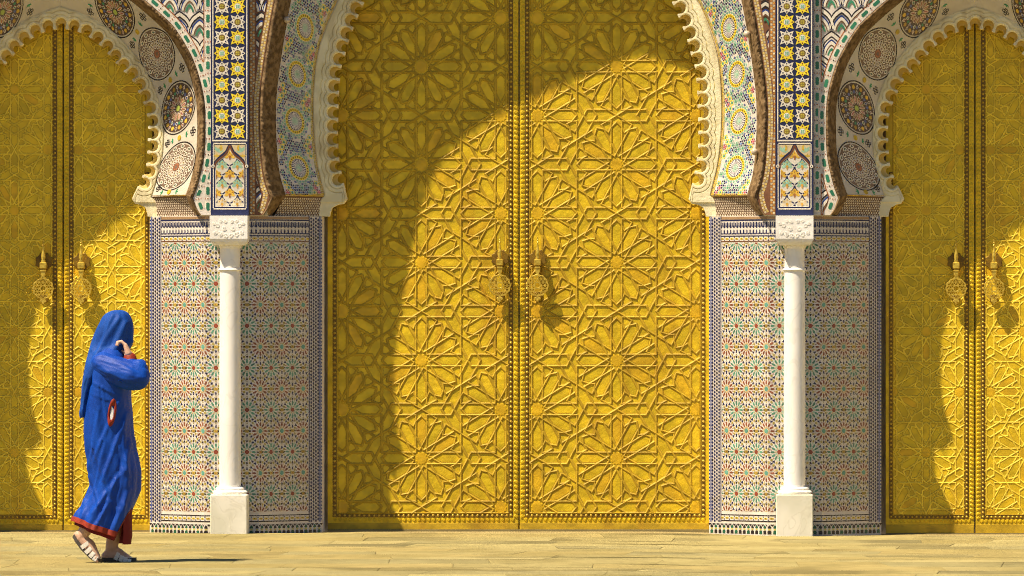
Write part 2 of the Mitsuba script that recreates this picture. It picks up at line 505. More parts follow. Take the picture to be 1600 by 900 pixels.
def build_pier(xc, label, group):
    p = thing('tiled_pier', label, 'pier', group)
    dep = (Y_RIM + .01)
    pts = [(-HALF * U, .69), (-HALF * U, dep), (-FLATW * U, Y_FLAT), (FLATW * U, Y_FLAT), (HALF * U, dep), (HALF * U, .69)]
    V = np.array([(xc * U + x, y, z) for z in (-.04, FOOT * U) for x, y in pts])
    n = len(pts)
    F = [t for i in range(n) for t in ((i, (i + 1) % n, n + (i + 1) % n), (i, n + (i + 1) % n, n + i))]
    F += [(n, n + i, n + i + 1) for i in range(1, n - 1)]
    put('masonry', tm(V, F), 'm_grout', p)
    fm = pier_map(xc)
    BW = 27.0
    we = WTOT - BW                              # the panel's outer edge
    for sg in (-1, 1):
        # the big rosette panel
        clip = box(0, 33, we - 1.2, 449) if sg > 0 else box(-we + 1.2, 33, 0, 449)
        M = Mosaic(fm, clip)
        for r in range(-1, 8):
            z0 = 385 + 65 * (1 - r)
            for k in range(5):
                w = 24 + 42.3 * k
                panel_rosette(M, sg * w, z0, True)
                panel_rosette(M, sg * (w - 21.15), z0 - 32.5, False)
            for k in range(6):
                for (w, z, odd) in ((24 + 42.3 * k - 21.15, z0, 0), (24 + 42.3 * k - 42.3, z0 - 32.5, 1)):
                    c = sg * w
                    M.add(polar(c, z, 0, [(-4.6, 0), (-2, -2.5), (2, -2.5), (4.6, 0), (2, 2.5), (-2, 2.5)]), (.46, .36, .07) if odd else OLIVE)
                    M.add(ngon(c, z, 1.1, 6), RED, 1.5)
                    for q in (-1, 1):
                        M.add(polar(c, z, q * math.pi / 2, [(4.2, 0), (6.4, -1.7), (7.6, -.6), (9.8, -1.4), (8.8, 0), (9.8, 1.4), (7.6, .6), (6.4, 1.7)]), NAVY)
                        M.add(polar(c, z, q * math.pi / 2, [(11, 0), (12, -1.3), (13.4, 0), (12, 1.3)]), OLIVE)
        M.put('panel_mosaic', p)
        # bands
        B = Mosaic(fm, box(0, -3, we + .2, FOOT) if sg > 0 else box(-we - .2, -3, 0, FOOT))
        rect = lambda a, b, z0, z1, c, h=1.0: B.add([(sg * a, z0), (sg * b, z0), (sg * b, z1), (sg * a, z1)], c, h, 0.03)
        # strip edges laid in lengths of 21 units
        for k in range(7):
            a, b = k * 21 + .1, min(k * 21 + 20.9, we)
            if b <= a:
                continue
            rect(a, b, 450.3, 451.6, BROWN)
            rect(a, b, 458.4, 460, NAVY)
            rect(a, b, 482.6, 484.4, NAVY)
            rect(a, b, 485, 489, (.34, .22, .12))
            rect(a, b, 26.2, 27.6, BLACK)
            rect(a, b, 17.0, 18.6, BLACK)
        k = 0
        while k * 6.9 < we:
            c = sg * (k * 6.9 + 3.4)
            B.add([(c - 1.0, 480.8), (c + 1.0, 480.8), (c + 1.3, 476), (c + 2.1, 473), (c, 471.4), (c - 2.1, 473), (c - 1.3, 476)], NAVY)
            B.add([(c - 2.2, 462.2), (c + 2.2, 462.2), (c + 1.1, 465), (c + 1.3, 467.4), (c, 469.6), (c - 1.3, 467.4), (c - 1.1, 465)], NAVY if k % 3 else (.05, .05, .13))
            c2 = c + sg * 3.45
            B.add([(c2 - .9, 461.8), (c2 + .9, 461.8), (c2 + .7, 464), (c2 - .7, 464)], NAVY)
            B.add([(c2 - .9, 474.5), (c2, 472.8), (c2 + .9, 474.5), (c2 + .8, 480), (c2 - .8, 480)], (.03, .035, .10))
            k += 1
        k = 0
        while k * 10.3 < we:
            c = sg * (k * 10.3 + 5)
            for zc in (455, 22.3):
                B.add(polar(c, zc, 0, [(-3.7, 0), (-2.4, -1.5), (2.4, -1.5), (3.7, 0), (2.4, 1.5), (-2.4, 1.5)]), (.60, .46, .06))
                B.add(ngon(c, zc, .9, 6), BROWN, 1.6)
                for q in (-1, 1):
                    B.add([(c + 5.15 - 1.1, zc + q * 2.9), (c + 5.15 + 1.1, zc + q * 2.9), (c + 5.15, zc + q * .7)], NAVY)
            k += 1
        B.put('tile_bands', p)
        # upright border of staggered dark squares
        D = Mosaic(fm)
        w0, w1 = we, WTOT
        z = 15.0
        while z < FOOT - 4:
            for a, b, c in ((w0 + .4, w0 + 2.2, NAVY), (w1 - 5.6, w1 - 3.6, BLUE)):
                D.add([(sg * a, z), (sg * b, z), (sg * b, z + 10.6), (sg * a, z + 10.6)], c)
            z += 10.8
        pw, pz = 4.6, 5.4
        j = 0
        z = 17.0
        while z < FOOT - 3:
            for i in range(4):
                w = w0 + 5.0 + i * pw + 0.2
                if (i + j) % 2 == 0:
                    D.add(ngon(sg * w, z, 2.0, 8, .39, .92), NAVY if rnd.random() < .8 else BLACK)
                else:
                    D.add(ngon(sg * w, z, .8, 4), (.30, .22, .24))
            if j % 1 == 0:
                D.add([(sg * (w1 - 2.6), z - 1.6), (sg * (w1 - .4), z - 1.6), (sg * (w1 - .4), z + 1.3), (sg * (w1 - 2.6), z + 1.3)], BLUE if j % 2 else (.58, .53, .42))
            j += 1
            z += pz / 2 + .0
        D.put('border_mosaic', p)
        # footing of merlon shaped tiles
        E = Mosaic(fm)
        k = 0
        while k * 8.7 < WTOT - 4:
            c = sg * (k * 8.7 + 4.6)
            E.add([(c - 2.9, -2.0), (c + 2.9, -2.0), (c + 2.9, 2.6), (c + 1.2, 3.6), (c - 1.2, 3.6), (c - 2.9, 2.6)], BLACK if k % 3 else DGREEN)
            E.add([(c - 2.6, 5.2), (c - 1.0, 4.1), (c + 1.0, 4.1), (c + 2.6, 5.2), (c + 1.0, 6.3), (c - 1.0, 6.3)], (.56, .50, .12))
            E.add([(c - 2.9, 7.4), (c - 1.2, 6.8), (c + 1.2, 6.8), (c + 2.9, 7.4), (c + 2.4, 9.4), (c, 12.4), (c - 2.4, 9.4)], DGREEN if k % 2 else BLACK)
            c2 = c + sg * 4.35
            E.add([(c2 - 3.2, 13.2), (c2 + 3.2, 13.2), (c2 + .6, 10.2), (c2 - .6, 10.2)], BLACK)
            k += 1
        E.put('footing_tiles', p)
    return p


build_pier(PIERS[0], 'mosaic tiled pier with angled sides between the left door and the large middle door', 'tiled piers between the doors')
build_pier(PIERS[1], 'mosaic tiled pier with angled sides between the large middle door and the right door', 'tiled piers between the doors')
for x in (-983.0, 991.0):                       # the next piers along, outside the picture: only their masonry throws shade
    dep = Y_RIM + .01
    m = slab(box(x - 29, FOOT, x + 29, 1450), Y_STRIP, -.002)
    sh = trimesh.creation.cylinder(radius=.075, height=2.2)
    sh.apply_translation((x * U, -.03, 1.1))
    pr = trimesh.creation.extrude_polygon(Polygon([(x * U - HALF * U, .69), (x * U - HALF * U, dep), (x * U - FLATW * U, Y_FLAT), (x * U + FLATW * U, Y_FLAT), (x * U + HALF * U, dep), (x * U + HALF * U, .69)]), FOOT * U)
    cap = bx((x - 31) * U, (x + 31) * U, -.16, .1, 448 * U, 489 * U)
    put('end_pier', trimesh.util.concatenate([m, sh, pr, cap]), 'm_plaster', wall)


# ------------------------------------------------------------------ arches
def scallops(A, pitch, r, inset):
    C = A['CT']
    n = int(round((C.L - 6) / pitch))
    out = []
    for k in range(-n + 1, n):
        u = abs(k) * (C.L - 8) / n
        p, t, nn = C.frame(np.array(u))
        c = p + nn * inset
        if k < 0:
            c = c * [-1, 1]
        elif k == 0:
            c[0] = 0
        out.append(c)
    return out


def rim_shape(A, s):
    o, t = A['CI'].p, A['CT'].p
    e = o[-1]
    ti = t[-1]
    foot = [(e[0] + 5 * s, e[1] - 4), (e[0] + 9 * s, e[1] - 12), (e[0] + 18 * s, e[1] - 21), (e[0] + 23 * s, e[1] - 32), (ti[0] + 26 * s, 490), (ti[0] + 25 * s, 496), (ti[0] + 22 * s, 504), (ti[0] + 12 * s, 509), (ti[0] + 4, 510), (ti[0] - 1, 517)]
    half = np.vstack([o, foot, t[::-1]])
    half = half[half[:, 0] >= 0]
    P = Polygon(np.vstack([half, [(0, t[0, 1])]])).buffer(.2)
    return unary_union([P, affinity.scale(P, -1, 1, origin=(0, 0))]).buffer(0)


def band_map(A, xc, sg, y0=.16, y1=Y_RIM):
    """(u along the middle of the band from the foot up, v across from the dark moulding to the rim) on the splayed band, right half for sg = 1"""
    CB, CI = A['CB'], A['CI']
    # foot to apex
    f = np.linspace(0, 1, 300)
    Po, Pi = CB.at(CB.L * (1 - f)), CI.at(CI.L * (1 - f))
    mid = (Po + Pi) / 2
    L = np.r_[0, np.cumsum(np.linalg.norm(np.diff(mid, axis=0), axis=1))]
    W = np.hypot(np.linalg.norm(Po - Pi, axis=1), (y1 - y0) / U)

    def pos(u, v):
        g = np.interp(u, L, f)
        po = np.stack([np.interp(g, f, Po[:, 0]), np.interp(g, f, Po[:, 1])], -1)
        pi = np.stack([np.interp(g, f, Pi[:, 0]), np.interp(g, f, Pi[:, 1])], -1)
        t = (v / np.interp(g, f, W))[:, None]
        q = po + (pi - po) * t
        return np.c_[(xc + sg * q[:, 0]) * U, y0 + (y1 - y0) * t[:, 0], q[:, 1] * U]

    def fm(uv):
        u, v = uv[:, 0], uv[:, 1]
        P = pos(u, v)
        du, dv = pos(u + .5, v) - pos(u - .5, v), pos(u, v + .5) - pos(u, v - .5)
        N = np.cross(du, dv)
        N /= np.maximum(np.linalg.norm(N, axis=1, keepdims=True), 1e-12)
        return P, np.where((N[:, 1] > 0)[:, None], -N, N)
    fm.L, fm.W = L[-1], lambda u: np.interp(u, L, W)
    return fm


def grid_surface(fm, us, vs, h=0.0):
    uu, vv = np.meshgrid(us, vs, indexing='ij')
    P, N = fm(np.c_[uu.ravel(), vv.ravel()])
    m = len(vs)
    f = []
    for i in range(len(us) - 1):
        for j in range(m - 1):
            a = i * m + j
            f += [(a, a + 1, a + m + 1), (a, a + m + 1, a + m)]
    return tm(P + N * h, f)


def band_rosette(M, cx, cy):
    """the bright roundels of the middle arch"""
    M.add(ngon(cx, cy, 3.0, 8), PALE)
    for k in range(12):
        a = k * math.pi / 6
        M.add(polar(cx, cy, a, [(3.6, 0), (5, -1.15), (6.6, 0), (5, 1.15)]), (.36, .58, .44))
    for k in range(24):
        a = k * math.pi / 12
        M.add(polar(cx, cy, a, [(6.8, -.85), (14.0, -1.8), (14.0, 1.8), (6.8, .85)]), (.045, .035, .07), .5, .05)
        M.add(polar(cx, cy, a, [(6.6, -.45), (12.6, -.95), (13.9, 0), (12.6, .95), (6.6, .45)]), (.80, .77, .74), 1.2, .05)
        M.add(polar(cx, cy, a, [(15, -1.75), (19.4, -2.2), (19.4, 2.2), (15, 1.75)]), YELLOW)
        M.add(polar(cx, cy, a, [(15.6, 0), (17.2, -1.15), (19.0, 0), (17.2, 1.15)]), (.14, .03, .02), 1.7)
        M.add(polar(cx, cy, a + .13, [(20.0, 0), (22, -2.5), (24.0, 0), (22, 2.5)]), (.20, .44, .31))
        M.add(polar(cx, cy, a, [(23.8, 0), (25.7, -2.8), (27.8, 0), (25.7, 2.8)]), PALE if k % 2 else (.10, .14, .30))


def medallion(M0, cx, cy, R, multi):
    class M:                                        # the ovals are a little wider across the band
        @staticmethod
        def add(p, c, h=1.0, jit=.1, holes=()):
            f = lambda q: np.c_[np.asarray(q)[:, 0], cy + (np.asarray(q)[:, 1] - cy) * 1.14]
            M0.add(f(p), c, h, jit, [f(q) for q in holes])
    for k in range(40):
        t0, t1 = k * math.pi / 20, (k + 1) * math.pi / 20
        M.add([(cx + r_ * math.cos(t), cy + r_ * math.sin(t)) for r_, t in ((R - 1.7, t0), (R, t0), (R, t1), (R - 1.7, t1))], BLACK, 1, 0)
    for r0 in range(0, 36, 5):
        r1 = min(r0 + 5, R - 3.4)
        for k in range(20):
            t0, t1 = k * math.pi / 10, (k + 1) * math.pi / 10
            q = [(cx + r_ * math.cos(t), cy + r_ * math.sin(t)) for r_, t in ((r0, t0), (r1, t0), (r1, t1), (r0, t1))][(1 if r0 == 0 else 0):]
            M.add(q, (.20, .14, .10) if not multi else (.10, .065, .05), .3, .05)
    if multi:
        M.add(ngon(cx, cy, 4.2, 8), (.40, .50, .10))
        for k in range(12):
            a = k * math.pi / 6
            b = a + math.pi / 12
            M.add(polar(cx, cy, a, [(5.6, 0), (9, -1.7), (15.5, -2.2), (18.4, 0), (15.5, 2.2), (9, 1.7)]), WHITE, .8, .05)
            M.add(polar(cx, cy, a, [(7.0, 0), (9.6, -.9), (15, -1.3), (16.9, 0), (15, 1.3), (9.6, .9)]), (.42, .13, .10) if k % 2 else (.44, .15, .05), 1.3, .2)
            M.add(polar(cx, cy, b, [(9, 0), (14, -.8), (19, 0), (14, .8)]), (.56, .42, .16))
            M.add(polar(cx, cy, b, [(19, 0), (22, -2.9), (25.8, 0), (22, 2.9)]), WHITE, .8)
            M.add(polar(cx, cy, b, [(20.4, 0), (22, -1.6), (24.4, 0), (22, 1.6)]), BLUE if k % 2 else (.04, .16, .09), 1.3)
            M.add(polar(cx, cy, a, [(20, 0), (22.5, -2.2), (25, -1.4), (25, 1.4), (22.5, 2.2)]), (.12, .16, .36) if k % 3 else (.06, .28, .15))
            M.add(polar(cx, cy, a, [(26.2, 0), (28, -3.1), (30.5, -2.8), (33, 0), (30.5, 2.8), (28, 3.1)]), (.66, .45, .06) if k % 2 else (.52, .34, .06), jit=.2)
            M.add(polar(cx, cy, b, [(26.6, 0), (29, -2.6), (33.6, 0), (29, 2.6)]), WHITE)
            M.add(polar(cx, cy, b, [(27.8, 0), (29, -1.4), (31.6, 0), (29, 1.4)]), (.10, .05, .05) if k % 2 else (.34, .10, .05), 1.4)
    else:
        for k in range(12):
            a = k * math.pi / 6
            b = a + math.pi / 12
            M.add(polar(cx, cy, a, [(2.2, 0), (4.4, -1.2), (6.6, 0), (4.4, 1.2)]), (.40, .16, .08))
            for i, (r0, r1, w, c, q) in enumerate(((6.4, 13.2, 2.4, (.34, .13, .08), a), (11, 18, 2.5, (.42, .32, .10), b), (15.2, 21.2, 3.0, BLACK, a), (19.6, 26.4, 3.3, (.22, .2, .10), b), (23.6, 30.2, 3.8, (.14, .08, .07), a), (28, 34.6, 4.2, (.10, .18, .12), b))):
                m = (r0 + r1) / 2
                ring = polar(cx, cy, q, [(r0, 0), (m - 1, -w), (m + 1, -w), (r1, 0), (m + 1, w), (m - 1, w)])
                c0 = ring.mean(0)
                M.add(ring, WHITE, .9 + .06 * i, .04, [c0 + (ring - c0) * .58])
                M.add(c0 + (ring - c0) * .34, c, .9, .2)


def leaf(M, cx, cy, s, rot, col):
    for q in (-.9, 0, .9):
        M.add(polar(cx, cy, rot + q, [(0, 0), (2.2 * s, -1.1 * s), (4.6 * s, 0), (2.2 * s, 1.1 * s)]), col)


def knot(M, cx, cy, s, rot):
    for k in range(4):
        c = polar(cx, cy, rot, [((k % 2) * 5.2 * s - 2.6 * s, (k // 2) * 5.2 * s - 2.6 * s)])[0]
        M.add(ngon(c[0], c[1], 3.6 * s, 4, rot), BLACK, holes=[ngon(c[0], c[1], 2.1 * s, 4, rot)], h=1 + .4 * (k % 2))


def merged_curve(A, extra=0.0):
    return A['CO']


def outer(A, sg):
    """the outer curve as built: the middle arch is a touch wider on its left"""
    k = 1 + (6.0 / 389 if A['door'] > 200 and sg < 0 else 0)
    c = Curve(A['CO'].p[::8].tolist() + [A['CO'].p[-1].tolist()])
    c.p = A['CO'].p * [k, 1]
    c.u, c.L = A['CO'].u, A['CO'].L
    return c


def build_arch(kind, xc, label, views):
    A = ARCH[kind]
    s = A['s']
    a = thing('horseshoe_arch', label, 'arch', 'arches over the doors')
    # white scalloped rim: three terraces that step back from the scallops
    R = rim_shape(A, s)
    pitch = 21.0 if kind == 'central' else 19.6
    r = 9.2 if kind == 'central' else 8.7
    S = scallops(A, pitch, r, 7.5)
    ctr = np.array([0.0, 600.0])

    def hole(c, r_, w_):
        # a round notch with a slightly narrower mouth towards the opening
        u_ = np.array(A['CT'].p)
        u_ = np.vstack([u_, u_ * [-1, 1]])
        m_ = u_[np.argmin(np.hypot(*(u_ - c).T))]
        d_ = (m_ - c) / max(np.linalg.norm(m_ - c), 1e-6)
        n_ = np.array([-d_[1], d_[0]])
        e_ = m_ + d_ * 3
        return unary_union([Point(c).buffer(r_, 10), Polygon([c + n_ * w_, e_ + n_ * (w_ + .6), e_ - n_ * (w_ + .6), c - n_ * w_])])
    holes = unary_union([hole(c, r, r * .80) for c in S])
    base = R.difference(holes).buffer(-.25).buffer(.25)
    gx = lambda g: affinity.translate(g, xc, 0)
    put('scalloped_rim', slab(gx(base), Y_RIM, Y_RIM + .075, .35), 'm_stone', a)
    keep = R.buffer(-1.4).difference(box(-1000, 0, 1000, 512))
    def beyond(d):
        return unary_union([Point(c).buffer(r + d, 12) for c in S] + [opening(A, A['CT'], 480).buffer(d * .45)])
    for d0, d1 in ((1.5, 4.6), (5.8, 10.6), (11.9, 60)):
        T = keep.intersection(beyond(d1)).difference(beyond(d0)).buffer(-.3).buffer(.3)
        for g in polys(T):
            if g.area > 60:
                put('wavy_fillet', slab(gx(g), Y_RIM - .011, Y_RIM + .004, .35), 'm_stone', a)
    inward = lambda c: c + (ctr - c) / np.linalg.norm(ctr - c) * 5.0
    holes2 = unary_union([hole(inward(c), r - 3.0, r - 3.4) for c in S])
    cup = R.difference(holes2).difference(box(-1000, 0, 1000, 505))
    put('cup_lining', slab(gx(cup), Y_RIM + .077, Y_RIM + .1, .6), 'm_cup', a)
    # dark carved moulding at the outer edge
    CO, CB = A['CO'], A['CB']
    for sg in (-1, 1):
        CO = outer(A, sg)
        n, m = 360, 9
        f = np.linspace(0, 1, n)
        Po, Pb = CO.at(CO.L * f), CB.at(CB.L * f)
        end = np.array([[CO.p[-1, 0] + 7, 500.0], [CO.p[-1, 0] + 13, 491.5]])
        Po = np.vstack([Po, end])
        Pb = np.vstack([Pb, end - [A['brown'] * .8, 0], ])
        t = np.linspace(0, 1, m)
        q = Po[:, None] + (Pb - Po)[:, None] * t[None, :, None]
        ny = len(Po)
        prof = np.array([.004, -.010, -.014, .004, .03, .06, .095, .13, .165])
        y = np.tile(prof, (ny, 1))
        pts = np.stack([q[..., 0], y / U, q[..., 1]], -1)
        y = y + (meshkit.fbm(pts * .42, 3, 5) - .5) * .05 * np.sin(np.pi * t)[None]
        V = np.stack([(xc + sg * q[..., 0]) * U, y, q[..., 1] * U], -1).reshape(-1, 3)
        F = []
        for i in range(ny - 1):
            for j in range(m - 1):
                b = i * m + j
                F += [(b, b + 1, b + m + 1), (b, b + m + 1, b + m)]
        put('carved_moulding', tm(V, F), 'm_cedar', a, smooth=True)
        fm = band_map(A, xc, sg)
        us, vs = np.linspace(0, fm.L, 160), np.linspace(0, 1, 3)
        uu, vv = np.meshgrid(us, vs, indexing='ij')
        P, N = fm(np.c_[uu.ravel(), (vv * fm.W(uu)).ravel()])
        F = [q for i in range(159) for j in range(2) for q in ((i * 3 + j, i * 3 + j + 1, i * 3 + j + 4), (i * 3 + j, i * 3 + j + 4, i * 3 + j + 3))]
        put('band_plaster', tm(P, F), 'm_grout' if kind == 'central' else 'm_plaster_pale', a)
        build_impost(A, a, xc, sg)
        if kind == 'central':
            for zl in ((589, 771) if sg > 0 else (793,)):
                b_ = CB.p[np.argmin(abs(CB.p[:, 1] - zl))]
                sp = trimesh.creation.icosphere(subdivisions=2, radius=5.4 * U)
                sp.apply_translation(((xc + sg * (b_[0] - 1)) * U, .085, zl * U))
                put('lamp_bulb', sp, 'm_bulb', a, smooth=True)
        if sg not in views:
            continue
        W = lambda u: float(fm.W(u))
        if kind == 'central':
            cs = [44 + 73.0 * k for k in range(5)]
            for u in cs:
                M = Mosaic(fm)
                band_rosette(M, u, W(u) * .50)
                M.put('mosaic_roundel', a, kind=None)
            Fd = Mosaic(fm)
            j = 0
            u = 5.0
            while u < 350:
                v = 6.0 + (4.45 if j % 2 else 0)
                while v < W(u) - 8:
                    near = min(math.hypot(u - c, v - W(c) * .5) for c in cs)
                    hu = min(abs(u - c - 36.5) for c in [cs[0] - 73] + cs)
                    e = min(math.hypot(hu, v - (W(u) - 9)), math.hypot(hu, v - 1))
                    if near > 29.5:
                        if e < 8.5:
                            c0, c1 = (.60, .10, .14), rnd.choice([(.30, .05, .10), (.10, .03, .10)])
                        elif e < 16:
                            c0, c1 = GREEN, YELLOW
                        else:
                            c0, c1 = rnd.choice([(PALE, NAVY), (PALE, (.02, .05, .22)), ((.16, .26, .5), NAVY), ((.20, .42, .32), (.012, .02, .10)), (GREEN, (.24, .45, .35))])
                        Fd.add(star(u, v, 2.3, 1.5, 6), c0)
                        for k in range(6):
                            Fd.add(polar(u, v, k * math.pi / 3 + .5, [(2.5, 0), (3.8, -1.75), (5.2, 0), (3.8, 1.75)]), c1, jit=.2)
                    v += 8.9
                u += 7.6
                j += 1
            u = 2.0
            while u < 350:                       # two rows of small yellow tiles along the rim
                w = W(u)
                for q, c in ((2.2, GOLD), (5.2, (.50, .42, .08))):
                    Fd.add([(u, w - q - 1.1), (u + 2.5, w - q - 1.1), (u + 2.5, w - q + 1.1), (u, w - q + 1.1)], c, jit=.25)
                u += 3.1
            v = 1.0
            while v < W(0) - 2:
                Fd.add([(.4, v), (2.9, v), (2.9, v + 2.5), (.4, v + 2.5)], GOLD, jit=.25)
                v += 3.1
            Fd.put('band_mosaic', a)
        else:
            cs = [47 + 92.0 * k for k in range(6)]
            G = Mosaic(fm)
            for i, u in enumerate(cs):
                if u > fm.L - 10:
                    break
                M = Mosaic(fm)
                medallion(M, u, W(u) * .52, 38.5, i % 2 == 1)
                M.put('medallion', a, kind=None)
            for i, u in enumerate([1.0] + [c + 46 for c in cs]):
                if u > fm.L - 5:
                    break
                w = W(max(u, 0))
                if i == 0:
                    u = 6.5
                G.add(ngon(u, w * .52, 4.0, 12), (.56, .40, .04), 2.5)
                leaf(G, u, w * .52 + 15, 1.3, 1.57, (.04, .26, .12))
                leaf(G, u, w * .52 - 15, 1.3, -1.57, (.04, .26, .12))
                knot(G, u + (8 if i == 0 else 0), w * .87, 1.0, .6)
                if i:
                    knot(G, u, w * .12, 1.0, .6)
            G.put('band_ornaments', a)
    return a


bsdf('m_bulb', (.55, .47, .36), .25)
bsdf('m_plaster_pale', mottled((.56, .51, .41), (.66, .61, .50), 6, 3.3), 0.6, spec=.4)


def build_impost(A, a, xc, sg):
    """the small honeycombed cavetto under the arch's foot"""
    top0, top1 = A['CB'].p[-1, 0] + 1.0, A['CI'].p[-1, 0] + 1.0
    edge = {True: 3.5, False: 0}[A['door'] > 200]
    # bottom line sits on the pier's splay: pier centre is at distance pc from the arch axis
    pc = 431.5 if A['door'] > 200 else 272.5
    b0, b1 = pc - 56.0, pc - 131.0
    def fm(uv):
        t, q = uv[:, 0] / 100.0, uv[:, 1] / 40.0           # t across from the moulding to the rim, q from the bottom up
        xb, xt = b0 + (b1 - b0) * t, top0 + (top1 - top0) * t
        on = np.clip((pc - xb - FLATW) / (HALF - FLATW), 0, 1)
        yb = np.maximum(yt0 := .155 + (Y_RIM - .155) * t, 0) + .030
        yt = .155 + (Y_RIM - .155) * t
        c = 1 - np.sqrt(np.maximum(1 - q * q, 0))           # flares outwards towards the top
        x = xb + (xt - xb) * q
        y = yb + (yt - yb) * c
        P = np.c_[(xc + sg * x) * U, y, (FOOT + 33 * q) * U]
        return P, np.tile([0, -1.0, 0], (len(uv), 1))
    us, vs = np.linspace(0, 100, 12), np.linspace(0, 40, 12)
    put('impost', grid_surface(fm, us, vs), 'm_grout_dark', a, smooth=True)
    M = Mosaic(fm, height=.0025)
    j = 0
    v = 2.0
    while v < 37:
        u = 2.0 + (2.6 if j % 2 else 0)
        while u < 98:
            M.add(ngon(u, v, 1.9, 6, 0, 1.0), (.60, .52, .40), jit=.12)
            u += 5.2
        v += 4.4
        j += 1
    M.put('honeycomb_tiles', a)
    L = Mosaic(fm, height=.008)
    for k in range(20):
        L.add([(k * 5 + .2, 37.6), (k * 5 + 4.8, 37.6), (k * 5 + 4.8, 39.9), (k * 5 + .2, 39.9)], GOLD, jit=.2)
    L.put('ledge_tiles', a)


bsdf('m_grout_dark', (.16, .10, .06), .7, spec=.3)
build_arch('side', SITES[0][1], 'pointed horseshoe arch with round medallions over the leftmost door', (-1, 1))
build_arch('central', SITES[1][1], 'largest horseshoe arch with flower mosaic roundels over the middle door', (-1, 1))
build_arch('side', SITES[2][1], 'pointed horseshoe arch with round medallions over the rightmost door', (-1, 1))


# ------------------------------------------------------------------ tile pilasters above the columns and the spandrels beside them
def star_tile(M, cx, cy, yellow):
    body, heart = (YELLOW, PALE) if yellow else (WHITE, (.40, .34, .10))
    q = np.arange(16) * math.pi / 8
    r = np.where(np.arange(16) % 4 == 0, 12.0, np.where(np.arange(16) % 4 == 2, 14.9, 8.7))
    M.add(np.c_[cx + r * np.cos(q), cy + r * np.sin(q)], body, holes=[ngon(cx, cy, 5.2, 12)], jit=.06)
    for k in range(8):
        a = k * math.pi / 4
        M.add(polar(cx, cy, a, [(6.6, 0), (8.2, -1.25), (10.2, 0), (8.2, 1.25)]), (.20, .06, .03) if yellow else NAVY, 1.6)
    M.add(ngon(cx, cy, 4.8, 12), WHITE if yellow else (.24, .16, .03), .7)
    for k in range(4):
        M.add(polar(cx, cy, k * math.pi / 2 + math.pi / 4, [(.5, 0), (2.1, -1.5), (3.9, 0), (2.1, 1.5)]), (.20, .48, .36) if yellow else (.46, .40, .06), 1.6)


def palmette(M, cx, cy, col, col2):
    for q, r, w in ((-1.75, 8.6, 2.1), (-.9, 8.8, 2.6), (0, 9.6, 3.0), (.9, 8.8, 2.6), (1.75, 8.6, 2.1)):
        M.add(polar(cx, cy, math.pi / 2 + q, [(1.0, 0), (r * .45, -w * .8), (r * .75, -w), (r, 0), (r * .75, w), (r * .45, w * .8)]), col, jit=.12)
    M.add(ngon(cx, cy - .5, 2.2, 6), col2, 1.5)
    for q in (-.9, 0, .9):
        M.add(polar(cx, cy, math.pi / 2 + q, [(4.4, 0), (5.4, -.9), (7.2, 0), (5.4, .9)]), col2, 1.4)
    M.add(polar(cx, cy, -math.pi / 2, [(2.2, 0), (3.6, -1.5), (5.4, 0), (3.6, 1.5)]), col2, 1.3)


